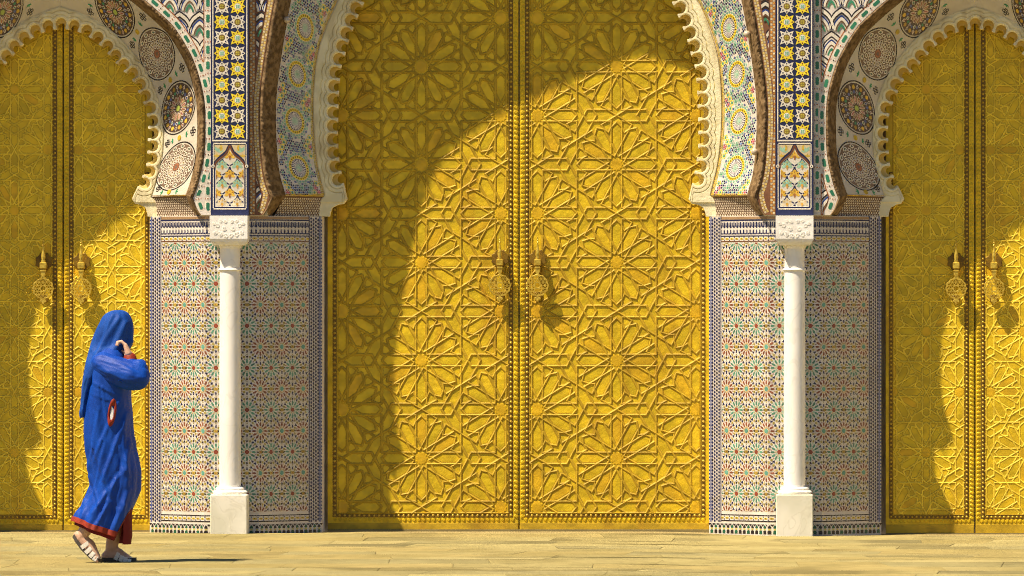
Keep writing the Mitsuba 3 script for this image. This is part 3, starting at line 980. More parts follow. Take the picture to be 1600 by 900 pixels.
def build_pilaster(xc, label):
    p = thing('tile_pilaster', label, 'pilaster', 'star tiled pilasters above the columns')
    hw = 29.0
    put('block', slab(box(xc - hw, FOOT + .5, xc + hw, 1450), Y_STRIP, -.003), 'm_navy', p)
    fm = flat_map(xc, Y_STRIP)
    for r in range(11):
        for c in range(2):
            M = Mosaic(fm)
            star_tile(M, (c - .5) * 24.2, 619.5 + 24.1 * r, (r + c) % 2 == 1)
            M.put('star_tile', p, kind=None)
    G = Mosaic(fm)
    for k in range(13):
        for q in (-1, 1):
            z0 = 607 + 24.1 * k
            G.add([(q * 25.2, z0 + .2), (q * 27.0, z0 + .2), (q * 27.0, z0 + 23.9), (q * 25.2, z0 + 23.9)], WHITE)
    G.add([(-27, 604.5), (27, 604.5), (27, 606.6), (-27, 606.6)], WHITE)
    for zz0, zz1, x0, x1 in ((499.5, 501.2, -25, 25), (600.4, 602, -25, 25)):
        G.add([(x0, zz0), (x1, zz0), (x1, zz1), (x0, zz1)], WHITE)
    for q in (-1, 1):
        for k in range(6):
            z0 = 501.5 + k * 16.5
            G.add([(q * 24.6, z0), (q * 26, z0), (q * 26, z0 + 16.1), (q * 24.6, z0 + 16.1)], WHITE)
    G.put('border_lines', p)
    # ogee niche with palmettes
    og = [(-23.5, 502), (-23.5, 563), (-22, 570), (-16, 577), (-8, 583), (-3, 590), (0, 598), (3, 590), (8, 583), (16, 577), (22, 570), (23.5, 563), (23.5, 502)]
    put('niche_ground', slab(affinity.translate(Polygon(og).buffer(-1.2), xc, 0), Y_STRIP - .0015, Y_STRIP + .002), 'm_niche', p)
    S = Mosaic(fm)
    ring = ribbon(Curve(og[1:-1], 80).p, 2.6)
    S.add(ring, BROWN, 2.2, 0)
    for q in (-1, 1):
        S.add([(q * 23.6, 573), (q * 23.6, 599), (q * 2.5, 599), (q * 7, 589.5), (q * 15, 583), (q * 21.5, 576.5)], (.60, .50, .30), .6, 0)
    for q in (-1, 1):
        S.add(ngon(q * 26, 566, 2.6, 10), WHITE, 2.4)
        S.add(ngon(q * 26, 566, 1.1, 8), NAVY, 3.0)
        leaf(S, q * 19, 588, 2.1, math.pi / 2 + q * .5, (.30, .52, .38))
        leaf(S, q * 11, 594, 1.5, 0 if q > 0 else math.pi, (.55, .38, .05))
        leaf(S, q * 20, 580, 1.3, math.pi / 2, (.55, .38, .05))
    for r in range(7):                            # dark stems that frame each palmette
        for c in (-1, 0, 1):
            x0 = c * 24 + (0 if r % 2 else 12)
            z0 = 508 + 14.5 * r
            for q in (-1, 1):
                pts = [(x0 + q * .6, z0 - 13.6), (x0 + q * 5.0, z0 - 11), (x0 + q * 10.2, z0 - 6), (x0 + q * 11.6, z0 - .8)]
                g = Polygon(ribbon(Curve(pts, 10).p, 1.9)).buffer(0).intersection(Polygon(og).buffer(-2.6))
                for t in polys(g):
                    S.add(np.array(t.exterior.coords)[:-1], NAVY, 1.2, 0)
    S.put('niche_tracery', p)
    rows = [(508, 2), (522.5, 1), (537, 2), (551.5, 1), (566, 2), (581, 1)]
    ins = Polygon(og).buffer(-2.4)
    for i, (z0, n) in enumerate(rows):
        xs = (-11.6, 11.6) if n == 2 else (-21, 0, 21) if z0 < 560 else (0,)
        for x0 in xs:
            M = Mosaic(fm, ins, .003)
            col, c2 = ((.32, .55, .40), (.60, .34, .05)) if n == 2 else ((.66, .42, .05), (.36, .14, .03))
            if z0 == 508:
                col, c2 = (.68, .60, .42), (.60, .34, .05)
            palmette(M, x0, z0, col, c2)
            M.put('palmette', p, kind=None)
    return p


bsdf('m_navy', (.013, .018, .07), .35)
bsdf('m_niche', mottled((.64, .60, .50), (.70, .66, .57), 20, 2.2), .45)
build_pilaster(PIERS[0] - 1, 'tall narrow strip of yellow and white star tiles above the left column')
build_pilaster(PIERS[1] - .5, 'tall narrow strip of yellow and white star tiles above the right column')


def chain_pieces(M, pos, L, pitch, w, scale=1.0):
    """white links with green bars along a curve; pos(u, v)"""
    k = 0
    while k * pitch < L:
        u = k * pitch + pitch / 2
        link = [(-9.2, 0), (-7.2, -w), (7.2, -w), (9.2, 0), (7.2, w), (-7.2, w)]
        hole = [(-6.4, 0), (-5.0, -w + 2.1), (5.0, -w + 2.1), (6.4, 0), (5.0, w - 2.1), (-5.0, w - 2.1)]
        for q in (-1, 1):
            M.add(pos(u + pitch / 2, np.array([(-2, q * (w - .2)), (0, q * (w - 1.6)), (2, q * (w - .2))])), RED, 1.1)
        M.add(pos(u, np.array(link)), WHITE, 1.2, .05)
        M.add(pos(u, np.array(hole)), (.03, .20, .11), 2.0, .15)
        c = pos(u + pitch / 2, np.array([(2.7 * math.cos(t), 2.7 * math.sin(t)) for t in np.arange(8) * math.pi / 4]))
        M.add(c, WHITE, 1.2, .05)
        c = pos(u + pitch / 2, np.array([(1.1 * math.cos(t), 1.1 * math.sin(t)) for t in np.arange(6) * math.pi / 3]))
        M.add(c, BLACK if k % 2 else RED, 2.0)
        k += 1


def bead_pieces(M, pos, L, cols):
    k = 0
    while k * 4.1 < L:
        for j, v in enumerate((-1.9, 1.9)):
            c = cols[(k + j) % len(cols)]
            M.add(pos(k * 4.1 + 2, np.array([(-1.7, v - 1.6), (1.7, v - 1.6), (1.7, v + 1.6), (-1.7, v + 1.6)])), c, 1.0, .15)
        k += 1


def scale_pieces(M, region):
    """interlaced pointed bands in rows, like tall fish scales"""
    x0, z0, x1, z1 = region.bounds
    pw, ph, st = 31.0, 37.0, 1.75
    rows = [(22.0, 1.5, BLACK), (20.4, 3.2, WHITE), (17.1, 1.5, BLACK), (14.4, 1.5, BLUE), (12.8, 3.0, WHITE), (9.7, 1.4, (.16, .09, .04)), (6.6, 2.6, (.05, .24, .13))]
    nrow = int((z1 - z0) / ph) + 3
    pr = prep(region)
    for r in range(nrow, -2, -1):
        for c in range(-2, int((x1 - x0) / pw) + 3):
            cx = x0 + c * pw + (pw / 2 if r % 2 else 0)
            cz = z0 + r * ph
            if not pr.intersects(Point(cx, cz + 14).buffer(40)):
                continue
            for i, (rr, w, col) in enumerate(rows):
                o, n_ = arc(0, 0, rr, 12, 168, 17), arc(0, 0, rr - w, 168, 12, 17)
                q = np.vstack([o, n_])
                q[:, 1] = q[:, 1] * st + np.maximum(0, 1 - np.abs(q[:, 0]) / 6.0) * 2.5
                P = Polygon(q + [cx, cz]).buffer(0)
                h = 1 + .45 * ((nrow - r) % 6) + .03 * i
                for g in polys(P.intersection(region)):
                    M._raw(np.array(g.exterior.coords)[:-1], col, h, .1)


def build_spandrel(site, sg, label):
    """the fill between an arch and a pilaster, site = index in SITES, sg = side of the arch"""
    kind, xc = SITES[site]
    A = ARCH[kind]
    pil = PIERS[0] - 1 if (site == 0 or (site == 1 and sg < 0)) else PIERS[1] - .5
    edge = sg * (pil - xc) - 29.0                    # distance from the arch axis to the pilaster's side
    fm0 = flat_map(0, Y_FRONT)

    def fm(uv):
        P, N = fm0(np.c_[xc + sg * uv[:, 0], uv[:, 1]])
        return P, N
    t = thing('spandrel_mosaic', label, 'mosaic', 'mosaic spandrels beside the arches')
    co = outer(A, sg)
    ou = np.array(co.p)
    outside = Polygon(np.vstack([ou, [(ou[-1, 0] + 6, 500), (ou[-1, 0] + 12, FOOT + 1), (edge - .3, FOOT + 1), (edge - .3, 860), (0, 860)] if kind == 'side' else [(ou[-1, 0] + 6, 500), (ou[-1, 0] + 12, FOOT + 1), (edge - .3, FOOT + 1), (edge - .3, 1165), (0, 1165)]])).buffer(0)
    region = outside.intersection(box(0, FOOT, edge - .3, 860))
    region = max(polys(region), key=lambda g: g.area) if region.geom_type != 'Polygon' else region
    cw = 10.5 if kind == 'side' else 8.6
    path = Curve(np.vstack([ou[::6], [(ou[-1, 0] + 6, 502), (ou[-1, 0] + 11, FOOT + 2)]])[::-1].tolist(), 600)
    keepz = path.p[:, 1] < 865
    L = path.u[keepz].max()

    def pos_curve(u, q):
        p, tt, nn = path.frame(u + q[:, 0])
        return p + nn * (-(cw / 2 + .8) + q[:, 1])[:, None]

    def pos_vert(u, q):
        return np.c_[edge - cw / 2 - .6 + q[:, 1], FOOT + 2 + u + q[:, 0]]
    test = pos_curve(np.array(60.0), np.array([(0., 0.)]))
    if outside.contains(Point(test[0])) is False:
        def pos_curve(u, q):
            p, tt, nn = path.frame(u + q[:, 0])
            return p + nn * ((cw / 2 + .8) + q[:, 1])[:, None]
    near = LineString(path.p[keepz]).buffer(cw + 1.6).intersection(region)
    vert = box(edge - cw - 1.2, FOOT, edge, 860).intersection(region)
    put('ground', slab(affinity.translate(affinity.scale(region.buffer(-.1), sg, 1, origin=(0, 0)), xc, 0).simplify(.05), -.002, .0), 'm_grout' if kind == 'side' else 'm_bead_ground', t)
    V = Mosaic(fm, vert.difference(near), .0025)
    Cm = Mosaic(fm, region, .0025)
    fill = region.difference(near).difference(vert).buffer(-1.2)
    big = [g for g in polys(fill) if g.area > 120]
    if kind == 'side':
        chain_pieces(V, pos_vert, 380, 24.2, 4.7)
        chain_pieces(Cm, pos_curve, L, 24.2, 4.7)
        for g in big:
            for q in polys(g.buffer(1.6).difference(g.buffer(.1))):
                ln = Mosaic(fm, region, .003)
                ln.add(np.array(q.exterior.coords)[:-1], (.40, .13, .03), 1, 0, [np.array(r.coords)[:-1] for r in q.interiors])
                if not ln.empty():
                    ln.put('edge_line', t)
    else:
        bead_pieces(V, pos_vert, 380, [ORANGE, CREAM])
        bead_pieces(Cm, pos_curve, L, [(.62, .46, .14), CREAM])
    V.put('upright_band', t)
    Cm.put('curved_band', t)
    S = Mosaic(fm, None, .0022)
    for g in big:
        scale_pieces(S, g)
    S.put('scale_mosaic', t)


bsdf('m_bead_ground', mottled((.17, .07, .03), (.22, .10, .045), 9, 1.9), .6)
build_spandrel(0, 1, 'mosaic of overlapping scales edged in white and green chain, right of the leftmost arch')
build_spandrel(1, -1, 'mosaic of overlapping scales edged with small beads, left of the middle arch')
build_spandrel(1, 1, 'mosaic of overlapping scales edged with small beads, right of the middle arch')
build_spandrel(2, -1, 'mosaic of overlapping scales edged in white and green chain, left of the rightmost arch')


# ------------------------------------------------------------------ marble columns
def build_column(xc, label):
    c = thing('marble_column', label, 'column', 'white columns in front of the piers')
    gz = float(ground_z(xc * U)) - .012
    yc = -.03
    put('plinth', bx((xc - 28.5) * U, (xc + 28.5) * U, yc - .13, Y_FLAT - .004, gz, 60.5 * U, .006), 'm_marble_old', c)
    zb = 60.5
    put('base', lathe([(.03, zb * U), (.112, zb * U), (.121, (zb + 1.6) * U), (.122, (zb + 3.6) * U), (.114, (zb + 5.6) * U), (.100, (zb + 6.2) * U), (.099, (zb + 7.2) * U), (.103, (zb + 8.2) * U), (.100, (zb + 9.8) * U), (.090, (zb + 11) * U), (.078, (zb + 11.4) * U)], 48, (xc * U, yc)), 'm_marble', c, smooth=40)
    put('shaft', lathe([(.0765, (zb + 11.2) * U), (.0765, (zb + 90) * U), (.0755, (zb + 200) * U), (.0725, 405.5 * U)], 48, (xc * U, yc)), 'm_marble', c, smooth=40)
    put('neck_ring', lathe([(.07, 404.5 * U), (.08, 404.8 * U), (.0835, 406 * U), (.08, 408.4 * U), (.072, 409 * U)], 48, (xc * U, yc)), 'm_marble', c, smooth=40)
    put('neck', lathe([(.0705, 408.6 * U), (.0705, 438 * U), (.074, 440 * U), (.080, 440.4 * U), (.081, 443 * U), (.078, 444 * U)], 48, (xc * U, yc)), 'm_marble', c, smooth=40)
    z0, z1 = 444 * U, 489.6 * U
    hw = 29 * U
    pts = []
    for zz, k in ((z0, .78), (z0 + .012, .88), (z0 + .026, .955), (z0 + .045, 1.0), (z1, 1.0)):
        for sx in (-1, 1):
            pts += [(xc * U + sx * hw * k, yc - .135 * k, zz), (xc * U + sx * hw * k, Y_FLAT - .004, zz)]
    put('capital', trimesh.convex.convex_hull(np.array(pts)), 'm_marble', c)
    # shallow carved arabesque on its face
    fm = flat_map(xc, yc - .135)
    M = Mosaic(fm, box(-26, 452, 26, 486.5), .0028)
    r = random.Random(int(xc) + 900)
    col = (.86, .845, .79)
    for q in (-1, 1):
        for (x, z, s, a0) in ((4, 458, 7, 20), (13, 460, 7, 60), (21, 463, 6, 110), (7, 470, 6.5, 200), (17, 474, 6.5, 20), (23, 478, 5, 150), (5, 480, 5, 40), (12, 482, 4.5, 250)):
            sp = [(q * (x + s * (1 - i / 14) * math.cos(math.radians(a0 + i * 30)) * .6), z + s * (1 - i / 14) * math.sin(math.radians(a0 + i * 30)) * .6) for i in range(13)]
            for i in range(0, 12, 2):
                g = Polygon(ribbon(np.array(sp[i:i + 3]), 1.0)).buffer(.05)
                for t in polys(g):
                    M.add(np.array(t.exterior.coords)[:-1], col, 1 + .1 * (i % 4), .03)
            leaf(M, q * x, z, .7, math.radians(a0) if q > 0 else math.pi - math.radians(a0), col)
    M.put('carving', c, 'm_tile_matt')


build_column(PIERS[0] - 1, 'white marble column on a square plinth nearest the walking woman')
build_column(PIERS[1] - .5, 'white marble column on a square plinth between the middle and right doors')


# ------------------------------------------------------------------ embossed brass doors
def cell_lines(a=153.0, o=9.0):
    S = []
    hx = a * math.sqrt(3) / 4
    A0 = a / 2 - o
    def rot(p, t):
        c, s_ = math.cos(t), math.sin(t)
        return (p[0] * c - p[1] * s_, p[0] * s_ + p[1] * c)
    cx = a / (2 * math.sqrt(3))
    e1 = (cx + o / math.sqrt(3), A0)
    e2 = (e1[0] + (e1[0] - o) * .5, e1[1] + (e1[0] - o) * math.sqrt(3) / 2)
    base = []
    for m in (1, -1):
        base += [((9.5, m * o), (hx, m * o)), ((hx, m * o), (hx, m * A0))]
        base += [((58, m * o), (hx - .5, 0))]
    A = []
    for m in (1, -1):
        A += [((m * o, 9.5), (m * o, A0)), ((m * o, A0), (m * e1[0], e1[1])), ((m * e1[0], e1[1]), (m * e2[0], e2[1]))]
        A += [((m * o, 58), (0, 66.0))]
        A += [((-m * 19, a / 2 - 11), (m * 19, a / 2 + 11))]
    chev = []
    P0 = (58, 9)
    P2 = rot((58, -9), math.pi / 6)
    mid = rot((51.5, 0), math.pi / 12)
    chev += [(P0, mid), (mid, P2)]
    for k in range(6):
        t = k * math.pi / 3
        S += [(rot(p, t), rot(q, t)) for p, q in base + A]
        S += [(rot(p, t), rot(q, t)) for p, q in chev]
        S += [(rot((p[0], -p[1]), t), rot((q[0], -q[1]), t)) for p, q in chev]
    return S


def prisms(segs, w, h, ysurf):
    """trapezoid bars along the segments (x0, z0, x1, z1) in units, standing h metres proud of y = ysurf"""
    s = np.array(segs, float)
    d = s[:, 2:] - s[:, :2]
    L = np.linalg.norm(d, axis=1, keepdims=True)
    d = d / L
    n = np.c_[-d[:, 1], d[:, 0]]
    hh = h * (1 + .22 * rng.random(len(s)))
    prof = [(-1.0, 0.0), (-.68, .62), (0.0, 1.0), (.68, .62), (1.0, 0.0)]
    V = []
    for end in (0, 1):
        p = s[:, :2] - d * w * .3 if end == 0 else s[:, 2:] + d * w * .3
        for a, b in prof:
            q = p + n * a * w
            V.append(np.c_[q[:, 0] * U, ysurf - b * hh, q[:, 1] * U])
    V = np.stack(V, 1)                     # (segment, 10, 3)
    F = []
    for i in range(4):
        F += [(i, i + 5, i + 6), (i, i + 6, i + 1)]
    F += [(0, 1, 2), (0, 2, 3), (0, 3, 4), (5, 7, 6), (5, 8, 7), (5, 9, 8)]
    F = np.array(F)
    return tm(V.reshape(-1, 3), ((np.arange(len(s)) * 10)[:, None, None] + F[None]).reshape(-1, 3))


def domes(pts, r, y, h=None):
    """small hemispheres facing the viewer at the points (x, z) in units"""
    h = h or r * U
    a = np.arange(8) * math.pi / 4
    rows = [(1.0, 0.0), (.78, .62), (.4, .92)]
    loc = [(k * r * math.cos(t), q, k * r * math.sin(t)) for k, q in rows for t in a] + [(0, 1.0, 0)]
    loc = np.array(loc)
    F = []
    for i in range(2):
        for j in range(8):
            F += [(i * 8 + j, i * 8 + (j + 1) % 8, i * 8 + 8 + (j + 1) % 8), (i * 8 + j, i * 8 + 8 + (j + 1) % 8, i * 8 + 8 + j)]
    F += [(16 + j, 16 + (j + 1) % 8, 24) for j in range(8)]
    pts = np.array(pts)
    V = np.stack([pts[:, :1] * U + loc[None, :, 0] * U, np.repeat(y - loc[None, :, 1] * h, len(pts), 0), pts[:, 1:] * U + loc[None, :, 2] * U], -1)
    return tm(V.reshape(-1, 3), ((np.arange(len(pts)) * 25)[:, None, None] + np.array(F)[None]).reshape(-1, 3))


def build_door(kind, xc, label, zlow):
    A = ARCH[kind]
    d = thing('golden_double_door', label, 'door', 'embossed golden doors')
    y = A['yd']
    W = A['door'] + 2
    ceil = Polygon(np.vstack([mirrored(A['CT'].p), [(A['ct'][-1][0], 470), (-A['ct'][-1][0], 470)]])).buffer(17)
    full = box(-W, zlow, W, 520).union(ceil.intersection(box(-W, 500, W, 1200)))
    central = kind == 'central'
    if central:
        sx, sz, rot90 = .936, 1.0, False
        cells = [(153 * s, 0) for s in (1, -1)]
    band0, band1 = (17.0, W - 17.0) if central else (16.0, W - 12.0)
    ztop = 872 if central else 800
    zp = 27 if central else 25
    K = 1.0 if central else .68
    lines = np.array([(p[0], p[1], q[0], q[1]) for p, q in cell_lines()])
    sw = 1.9 if central else 1.35
    sh = .0076 if central else .0046
    pet = np.array([(21.0, 0), (34.6, 6.3), (57.0, 6.3), (63.2, 0), (57.0, -6.3), (34.6, -6.3)])
    for sg in (-1, 1):
        leafp = full.intersection(box(1.2, zlow, W, 1200) if sg > 0 else box(-W, zlow, -1.2, 1200))
        lf = put('leaf', slab(affinity.translate(leafp.simplify(.1), xc, 0), y, y + .045), 'm_brass_sheet', d)
        reg = affinity.translate(leafp.intersection(box(*((band0, zp, band1, ztop) if sg > 0 else (-band1, zp, -band0, ztop)))), 0, 0)
        pr = prep(reg)
        if central:
            lat = [(sg * (152.5 + 124.0 * i), 113 + 153.0 * j + (76.5 if i % 2 else 0)) for i in (-1, 0, 1) for j in range(-1, 6)]
            T = lambda P: np.c_[P[:, 0] * .936, P[:, 1]]
        else:
            lat = [(sg * (76.0 + 52.0 * i), 122 + 189.0 * j + (94.5 if i % 2 else 0)) for i in range(-2, 3) for j in range(-1, 5)]
            T = lambda P: np.c_[-P[:, 1] * .68, P[:, 0] * .68 * 1.05]
        seen, segs = set(), []
        hubs = []
        for (lx, lz) in lat:
            a, b = T(lines[:, :2]) + [lx, lz], T(lines[:, 2:]) + [lx, lz]
            for p, q in zip(a, b):
                k = tuple(np.round(np.minimum(p + q * 1.0, 1e9), 0)) + (round(abs(p[0] - q[0])), round(abs(p[1] - q[1])), (p[0] - q[0]) * (p[1] - q[1]) > 0)
                if k in seen:
                    continue
                seen.add(k)
                ls = LineString([p, q])
                if not pr.intersects(ls):
                    continue
                g = ls if pr.contains(ls) else ls.intersection(reg)
                for e in getattr(g, 'geoms', [g]):
                    if e.geom_type == 'LineString' and e.length > 1:
                        c = e.coords
                        segs.append((c[0][0] + xc, c[0][1], c[-1][0] + xc, c[-1][1]))
            # hub and petals
            h = Polygon(T(star(0, 0, 11.0, 9.0, 12)) + [lx, lz])
            if pr.intersects(h):
                hubs += polys(h.intersection(reg))
            for k in range(12):
                a = k * math.pi / 6
                P = Polygon(T(polar(0, 0, a, pet)) + [lx, lz])
                if not pr.intersects(P):
                    continue
                for g in polys(P.intersection(reg)):
                    if g.area < 40:
                        continue
                    put('petal', slab(affinity.translate(g, xc, 0), y - .0016, y + .003, .35 if central else .25), 'm_brass_' + rnd.choice('aaabbccd'), lf)
        put('strapwork', prisms(segs, sw, sh, y + .0005), 'm_brass_strap' if central else 'm_brass_lit_line', lf, kind='stuff')
        put('strap_bed', prisms(segs, sw * 1.5, .0017, y + .0004), 'm_brass_grime_shade', lf, kind='stuff')  # added dark strips painting crease shade and grime around the petals
        put('rosette_hub', slab(affinity.translate(unary_union(hubs), xc, 0), y - sh * .38, y + .003, .6), 'm_brass_d', lf, kind='stuff')
        # frame mouldings: bead rows in a dark channel, a rope of small leaves and plain edges
        top = lambda x: max((g.bounds[3] for g in polys(leafp.intersection(box(x - .5, 0, x + .5, 1200)))), default=500)
        xb = sg * 12.7
        zt = min(top(xb), 880)
        xo = sg * (band1 + (6.0 if central else 4.0))
        chan = [box(xb - 3.4, zp - 6, xb + 3.4, zt), box(xo - 3.2, zp - 6, xo + 3.2, min(top(xo), 560)), box(min(xb, xo), zp - 6.4, max(xb, xo), zp - .6)]
        put('bead_channel', slab(affinity.translate(unary_union(chan), xc, 0), y - .0012, y + .002), 'm_brass_dark', lf)
        pb = 7.7 if central else 6.6
        pts = [(xc + xb, z) for z in np.arange(zp - 3, zt - 3, pb)] + [(xc + xo, z) for z in np.arange(zp - 3, min(top(xo), 560) - 3, pb)]
        pts += [(xc + x, zp - 3.4) for x in np.arange(min(xb, xo) + pb, max(xb, xo) - pb * .5, pb)]
        put('bead_row', domes(pts, 2.3 if central else 2.0, y - .001, .012), 'm_brass_cast', lf, smooth=True, kind='stuff')
        rope = []
        for z in np.arange(zp - 8, zt - 6, pb):
            x0, x1 = xc + sg * 2.4, xc + sg * 8.4
            rope.append(Polygon([(x0, z), (x1, z + 2.5), (x1, z + pb * .62), ((x0 + x1) / 2, z + pb * .86), (x0, z + pb * .6)]))
        for x in np.arange(10, abs(xo), pb):
            c = xc + sg * x
            rope.append(Polygon([(c - 3, zp - 7.5), (c + 3, zp - 7.5), (c + 2.6, zp - 10.5), (c, zp - 13.5), (c - 2.6, zp - 10.5)]))
        put('leaf_border', slab(unary_union(rope), y - .007, y + .002, .8), 'm_brass_a', lf, kind='stuff')
        rails = [box(min(sg * x0, sg * x1), zp - 2, max(sg * x0, sg * x1), min(top(sg * (x0 + x1) / 2), 880)) for x0, x1 in ((8.7, 9.3), (16.3, 17.6), (band1 + .2, band1 + 1.6))]
        rails.append(box(min(sg * band0, sg * band1), zp - .4, max(sg * band0, sg * band1), zp + 1.0))
        rails.append(box(min(sg * 1.6, sg * W), zlow, max(sg * 1.6, sg * W), zp - 15))
        put('edge_rail', slab(affinity.translate(unary_union(rails), xc, 0), y - .005, y + .002, .4), 'm_brass_strap', lf)
        build_knocker(d, xc + sg * (29.5 if central else 29.5), 383.0 if central else 378.0, y, central, sg)
    put('threshold', slab(affinity.translate(box(-W, zlow - 4, W, zlow + .6), xc, 0), y - .02, y + .08), 'm_joint', d)
    return d


def build_knocker(d, xk, zk, y, central, sg):
    k = new_key(d + '__knocker')
    labels[k] = {'label': 'hanging openwork brass door knocker'}
    yo = y - .072                                            # the pendant disc hangs this far forward
    R = 17.5 if central else 16.5
    # back plate with petalled edge
    put('back_plate', slab(affinity.translate(Polygon(star(0, 0, 15, 12.4, 8, .39)), xk, zk + 42), y - .012, y - .004, .8), 'm_brass_dark', k)
    # finial
    f = lathe([(.0, 96 * U), (.006, 95 * U), (.004, 92 * U), (.009, 90.5 * U), (.004, 88.5 * U), (.011, 86.5 * U), (.005, 84.5 * U), (.008, 80 * U), (.018, 72 * U), (.021, 67 * U), (.015, 63 * U), (.022, 61 * U), (.018, 58 * U)][::-1], 16)
    f.apply_scale((.78, .78, .96))
    f.apply_translation((xk * U, yo + .012, (zk - 15.6) * U))
    put('finial', f, 'm_brass_cast', k, smooth=50)
    put('bracket', trimesh.util.concatenate([bx((xk - 5.2) * U, (xk + 5.2) * U, yo - .012, y - .01, (zk + 31) * U, (zk + 41) * U, .004),
                                             bx((xk - 3.6) * U, (xk + 3.6) * U, yo - .004, y - .012, (zk + 20) * U, (zk + 30.5) * U, .003),
                                             bx((xk - 4.4) * U, (xk + 4.4) * U, yo - .008, yo + .02, (zk + 26.5) * U, (zk + 29) * U, .002)]), 'm_brass_cast', k)
    # openwork disc
    n = 24
    outer = Polygon(star(xk, zk, R + .6, R - .7, 12))
    if not central:
        outer = unary_union([outer, Polygon(ngon(xk, zk, R, 8, math.pi / 8)), Polygon([(xk - 6, zk - R + 3), (xk + 6, zk - R + 3), (xk, zk - R - 6)]), Polygon([(xk - 6, zk + R - 3), (xk + 6, zk + R - 3), (xk, zk + R + 6)])])
    ring = outer.difference(outer.buffer(-2.0))
    bars = []
    for t in range(3):
        for q in np.arange(-3, 4) * 5.0:
            c, s_ = math.cos(t * math.pi / 3), math.sin(t * math.pi / 3)
            bars.append(LineString([(xk + q * -s_ - 30 * c, zk + q * c - 30 * s_), (xk + q * -s_ + 30 * c, zk + q * c + 30 * s_)]).buffer(.62, cap_style=2))
    hub = Point(xk, zk).buffer(5.2)
    lat = unary_union(bars).intersection(outer.buffer(-1)).difference(Point(xk, zk).buffer(4.0))
    put('openwork_disc', slab(unary_union([ring, lat, hub.difference(Point(xk, zk).buffer(3.6))]).buffer(.02), yo - .006, yo + .004, .3), 'm_brass_cast', k)
    put('hanger', slab(box(xk - 2.2, zk + R - 1, xk + 2.2, zk + 22), yo - .004, yo + .004), 'm_brass_cast', k)
    put('drop', slab(unary_union([Polygon(ngon(xk - 2.6, zk - R - 3.0, 2.4, 8)), Polygon(ngon(xk + 2.6, zk - R - 3.0, 2.4, 8)), Polygon(ngon(xk, zk - R - 6.2, 2.0, 8)), box(xk - 1.5, zk - R - 4, xk + 1.5, zk - R + 1)]), yo - .006, yo + .005, .4), 'm_brass_cast', k)
    # curved stay from the plate to the door
    put('strike_plate', slab(affinity.translate(Polygon(ngon(0, 0, 7, 10)), xk, zk - 16), y - .016, y - .004, .8), 'm_brass_dark', k)


build_door('side', SITES[0][1], 'narrower golden embossed double door at the left, behind the walking woman', 0.5)
build_door('central', SITES[1][1], 'widest golden embossed double door, in the middle under the largest arch', 1.5)
build_door('side', SITES[2][1], 'narrower golden embossed double door at the right edge', -4.0)
#PERSON
# ------------------------------------------------------------------ the walking woman
PSC, PX, PY = 251.6, -2.25, -5.94          # figure drawn at 251.6 units to the metre, standing on the paving at (PX, PY)


def pp(x, z, y=0.0):
    """a point of the figure: x to her front, z down from the drawing's zero, y in metres (negative = her right side)"""
    return np.array([(x - 172) / PSC, y, (879 - z) / PSC])


def place(m):
    m = m.copy()
    m.apply_translation((PX, PY, 0.0))
    return m


def blob(c, r, n=2):
    s_ = trimesh.creation.icosphere(subdivisions=n, radius=1.0)
    s_.apply_scale(r)
    s_.apply_translation(c)
    return s_


def chain(pts):
    """manifold hulls of spheres joint to joint: [(point, radius), ...]"""
    out = manifold3d.Manifold()
    for (a, ra), (b, rb) in zip(pts[:-1], pts[1:]):
        v = np.vstack([blob(a, (ra,) * 3).vertices, blob(b, (rb,) * 3).vertices])
        out = out + manifold3d.Manifold.hull_points(v)
    return out


def to_tm(M, edge=None, smooth=0):
    if edge:
        M = M.refine_to_length(edge)
    m = M.to_mesh()
    t = trimesh.Trimesh(np.array(m.vert_properties[:, :3], float), np.array(m.tri_verts), process=True)
    if smooth:
        trimesh.smoothing.filter_taubin(t, iterations=smooth)
    return t


def loft(rows, nseg=72, fold=None, close=False):
    """rows: (z at the back, z at the front, x back, x front, half depth, centre y); angle 0 = front (+x), -90 degrees = towards the viewer"""
    a = np.linspace(0, 2 * np.pi, nseg, endpoint=False)
    r = np.array(rows, float)
    k = np.linspace(0, len(r) - 1, 8 * (len(r) - 1) + 1)
    from scipy.interpolate import PchipInterpolator
    r = PchipInterpolator(np.arange(len(r)), r, axis=0)(k)
    cx, rx = (r[:, 2] + r[:, 3]) / 2, (r[:, 3] - r[:, 2]) / 2
    ca, sa = np.cos(a), np.sin(a)
    e = .88
    X = cx[:, None] + rx[:, None] * np.sign(ca) * np.abs(ca) ** e
    Z = (r[:, :1] + r[:, 1:2]) / 2 + (r[:, 1:2] - r[:, :1]) / 2 * ca
    Y = r[:, 5:6] + r[:, 4:5] * np.sign(sa) * np.abs(sa) ** e
    P = np.stack([(X - 172) / PSC, Y, (879 - Z) / PSC], -1)
    if fold is not None:
        c = np.stack([(cx - 172) / PSC, r[:, 5], np.zeros(len(cx))], -1)[:, None]
        d = P - c
        d[..., 2] = 0
        d /= np.maximum(np.linalg.norm(d, axis=-1, keepdims=True), 1e-9)
        P = P + d * fold(X, Z, a[None] + 0 * X, Y)[..., None]
    n = len(P)
    f = []
    for i in range(n - 1):
        for j in range(nseg):
            p, q = i * nseg + j, i * nseg + (j + 1) % nseg
            f += [(p, p + nseg, q + nseg), (p, q + nseg, q)]
    return P, f


def seg_dist(X, Z, p, q):
    p, q = np.array(p, float), np.array(q, float)
    d = q - p
    t = np.clip(((X - p[0]) * d[0] + (Z - p[1]) * d[1]) / (d @ d), 0, 1)
    return np.hypot(X - p[0] - t * d[0], Z - p[1] - t * d[1])


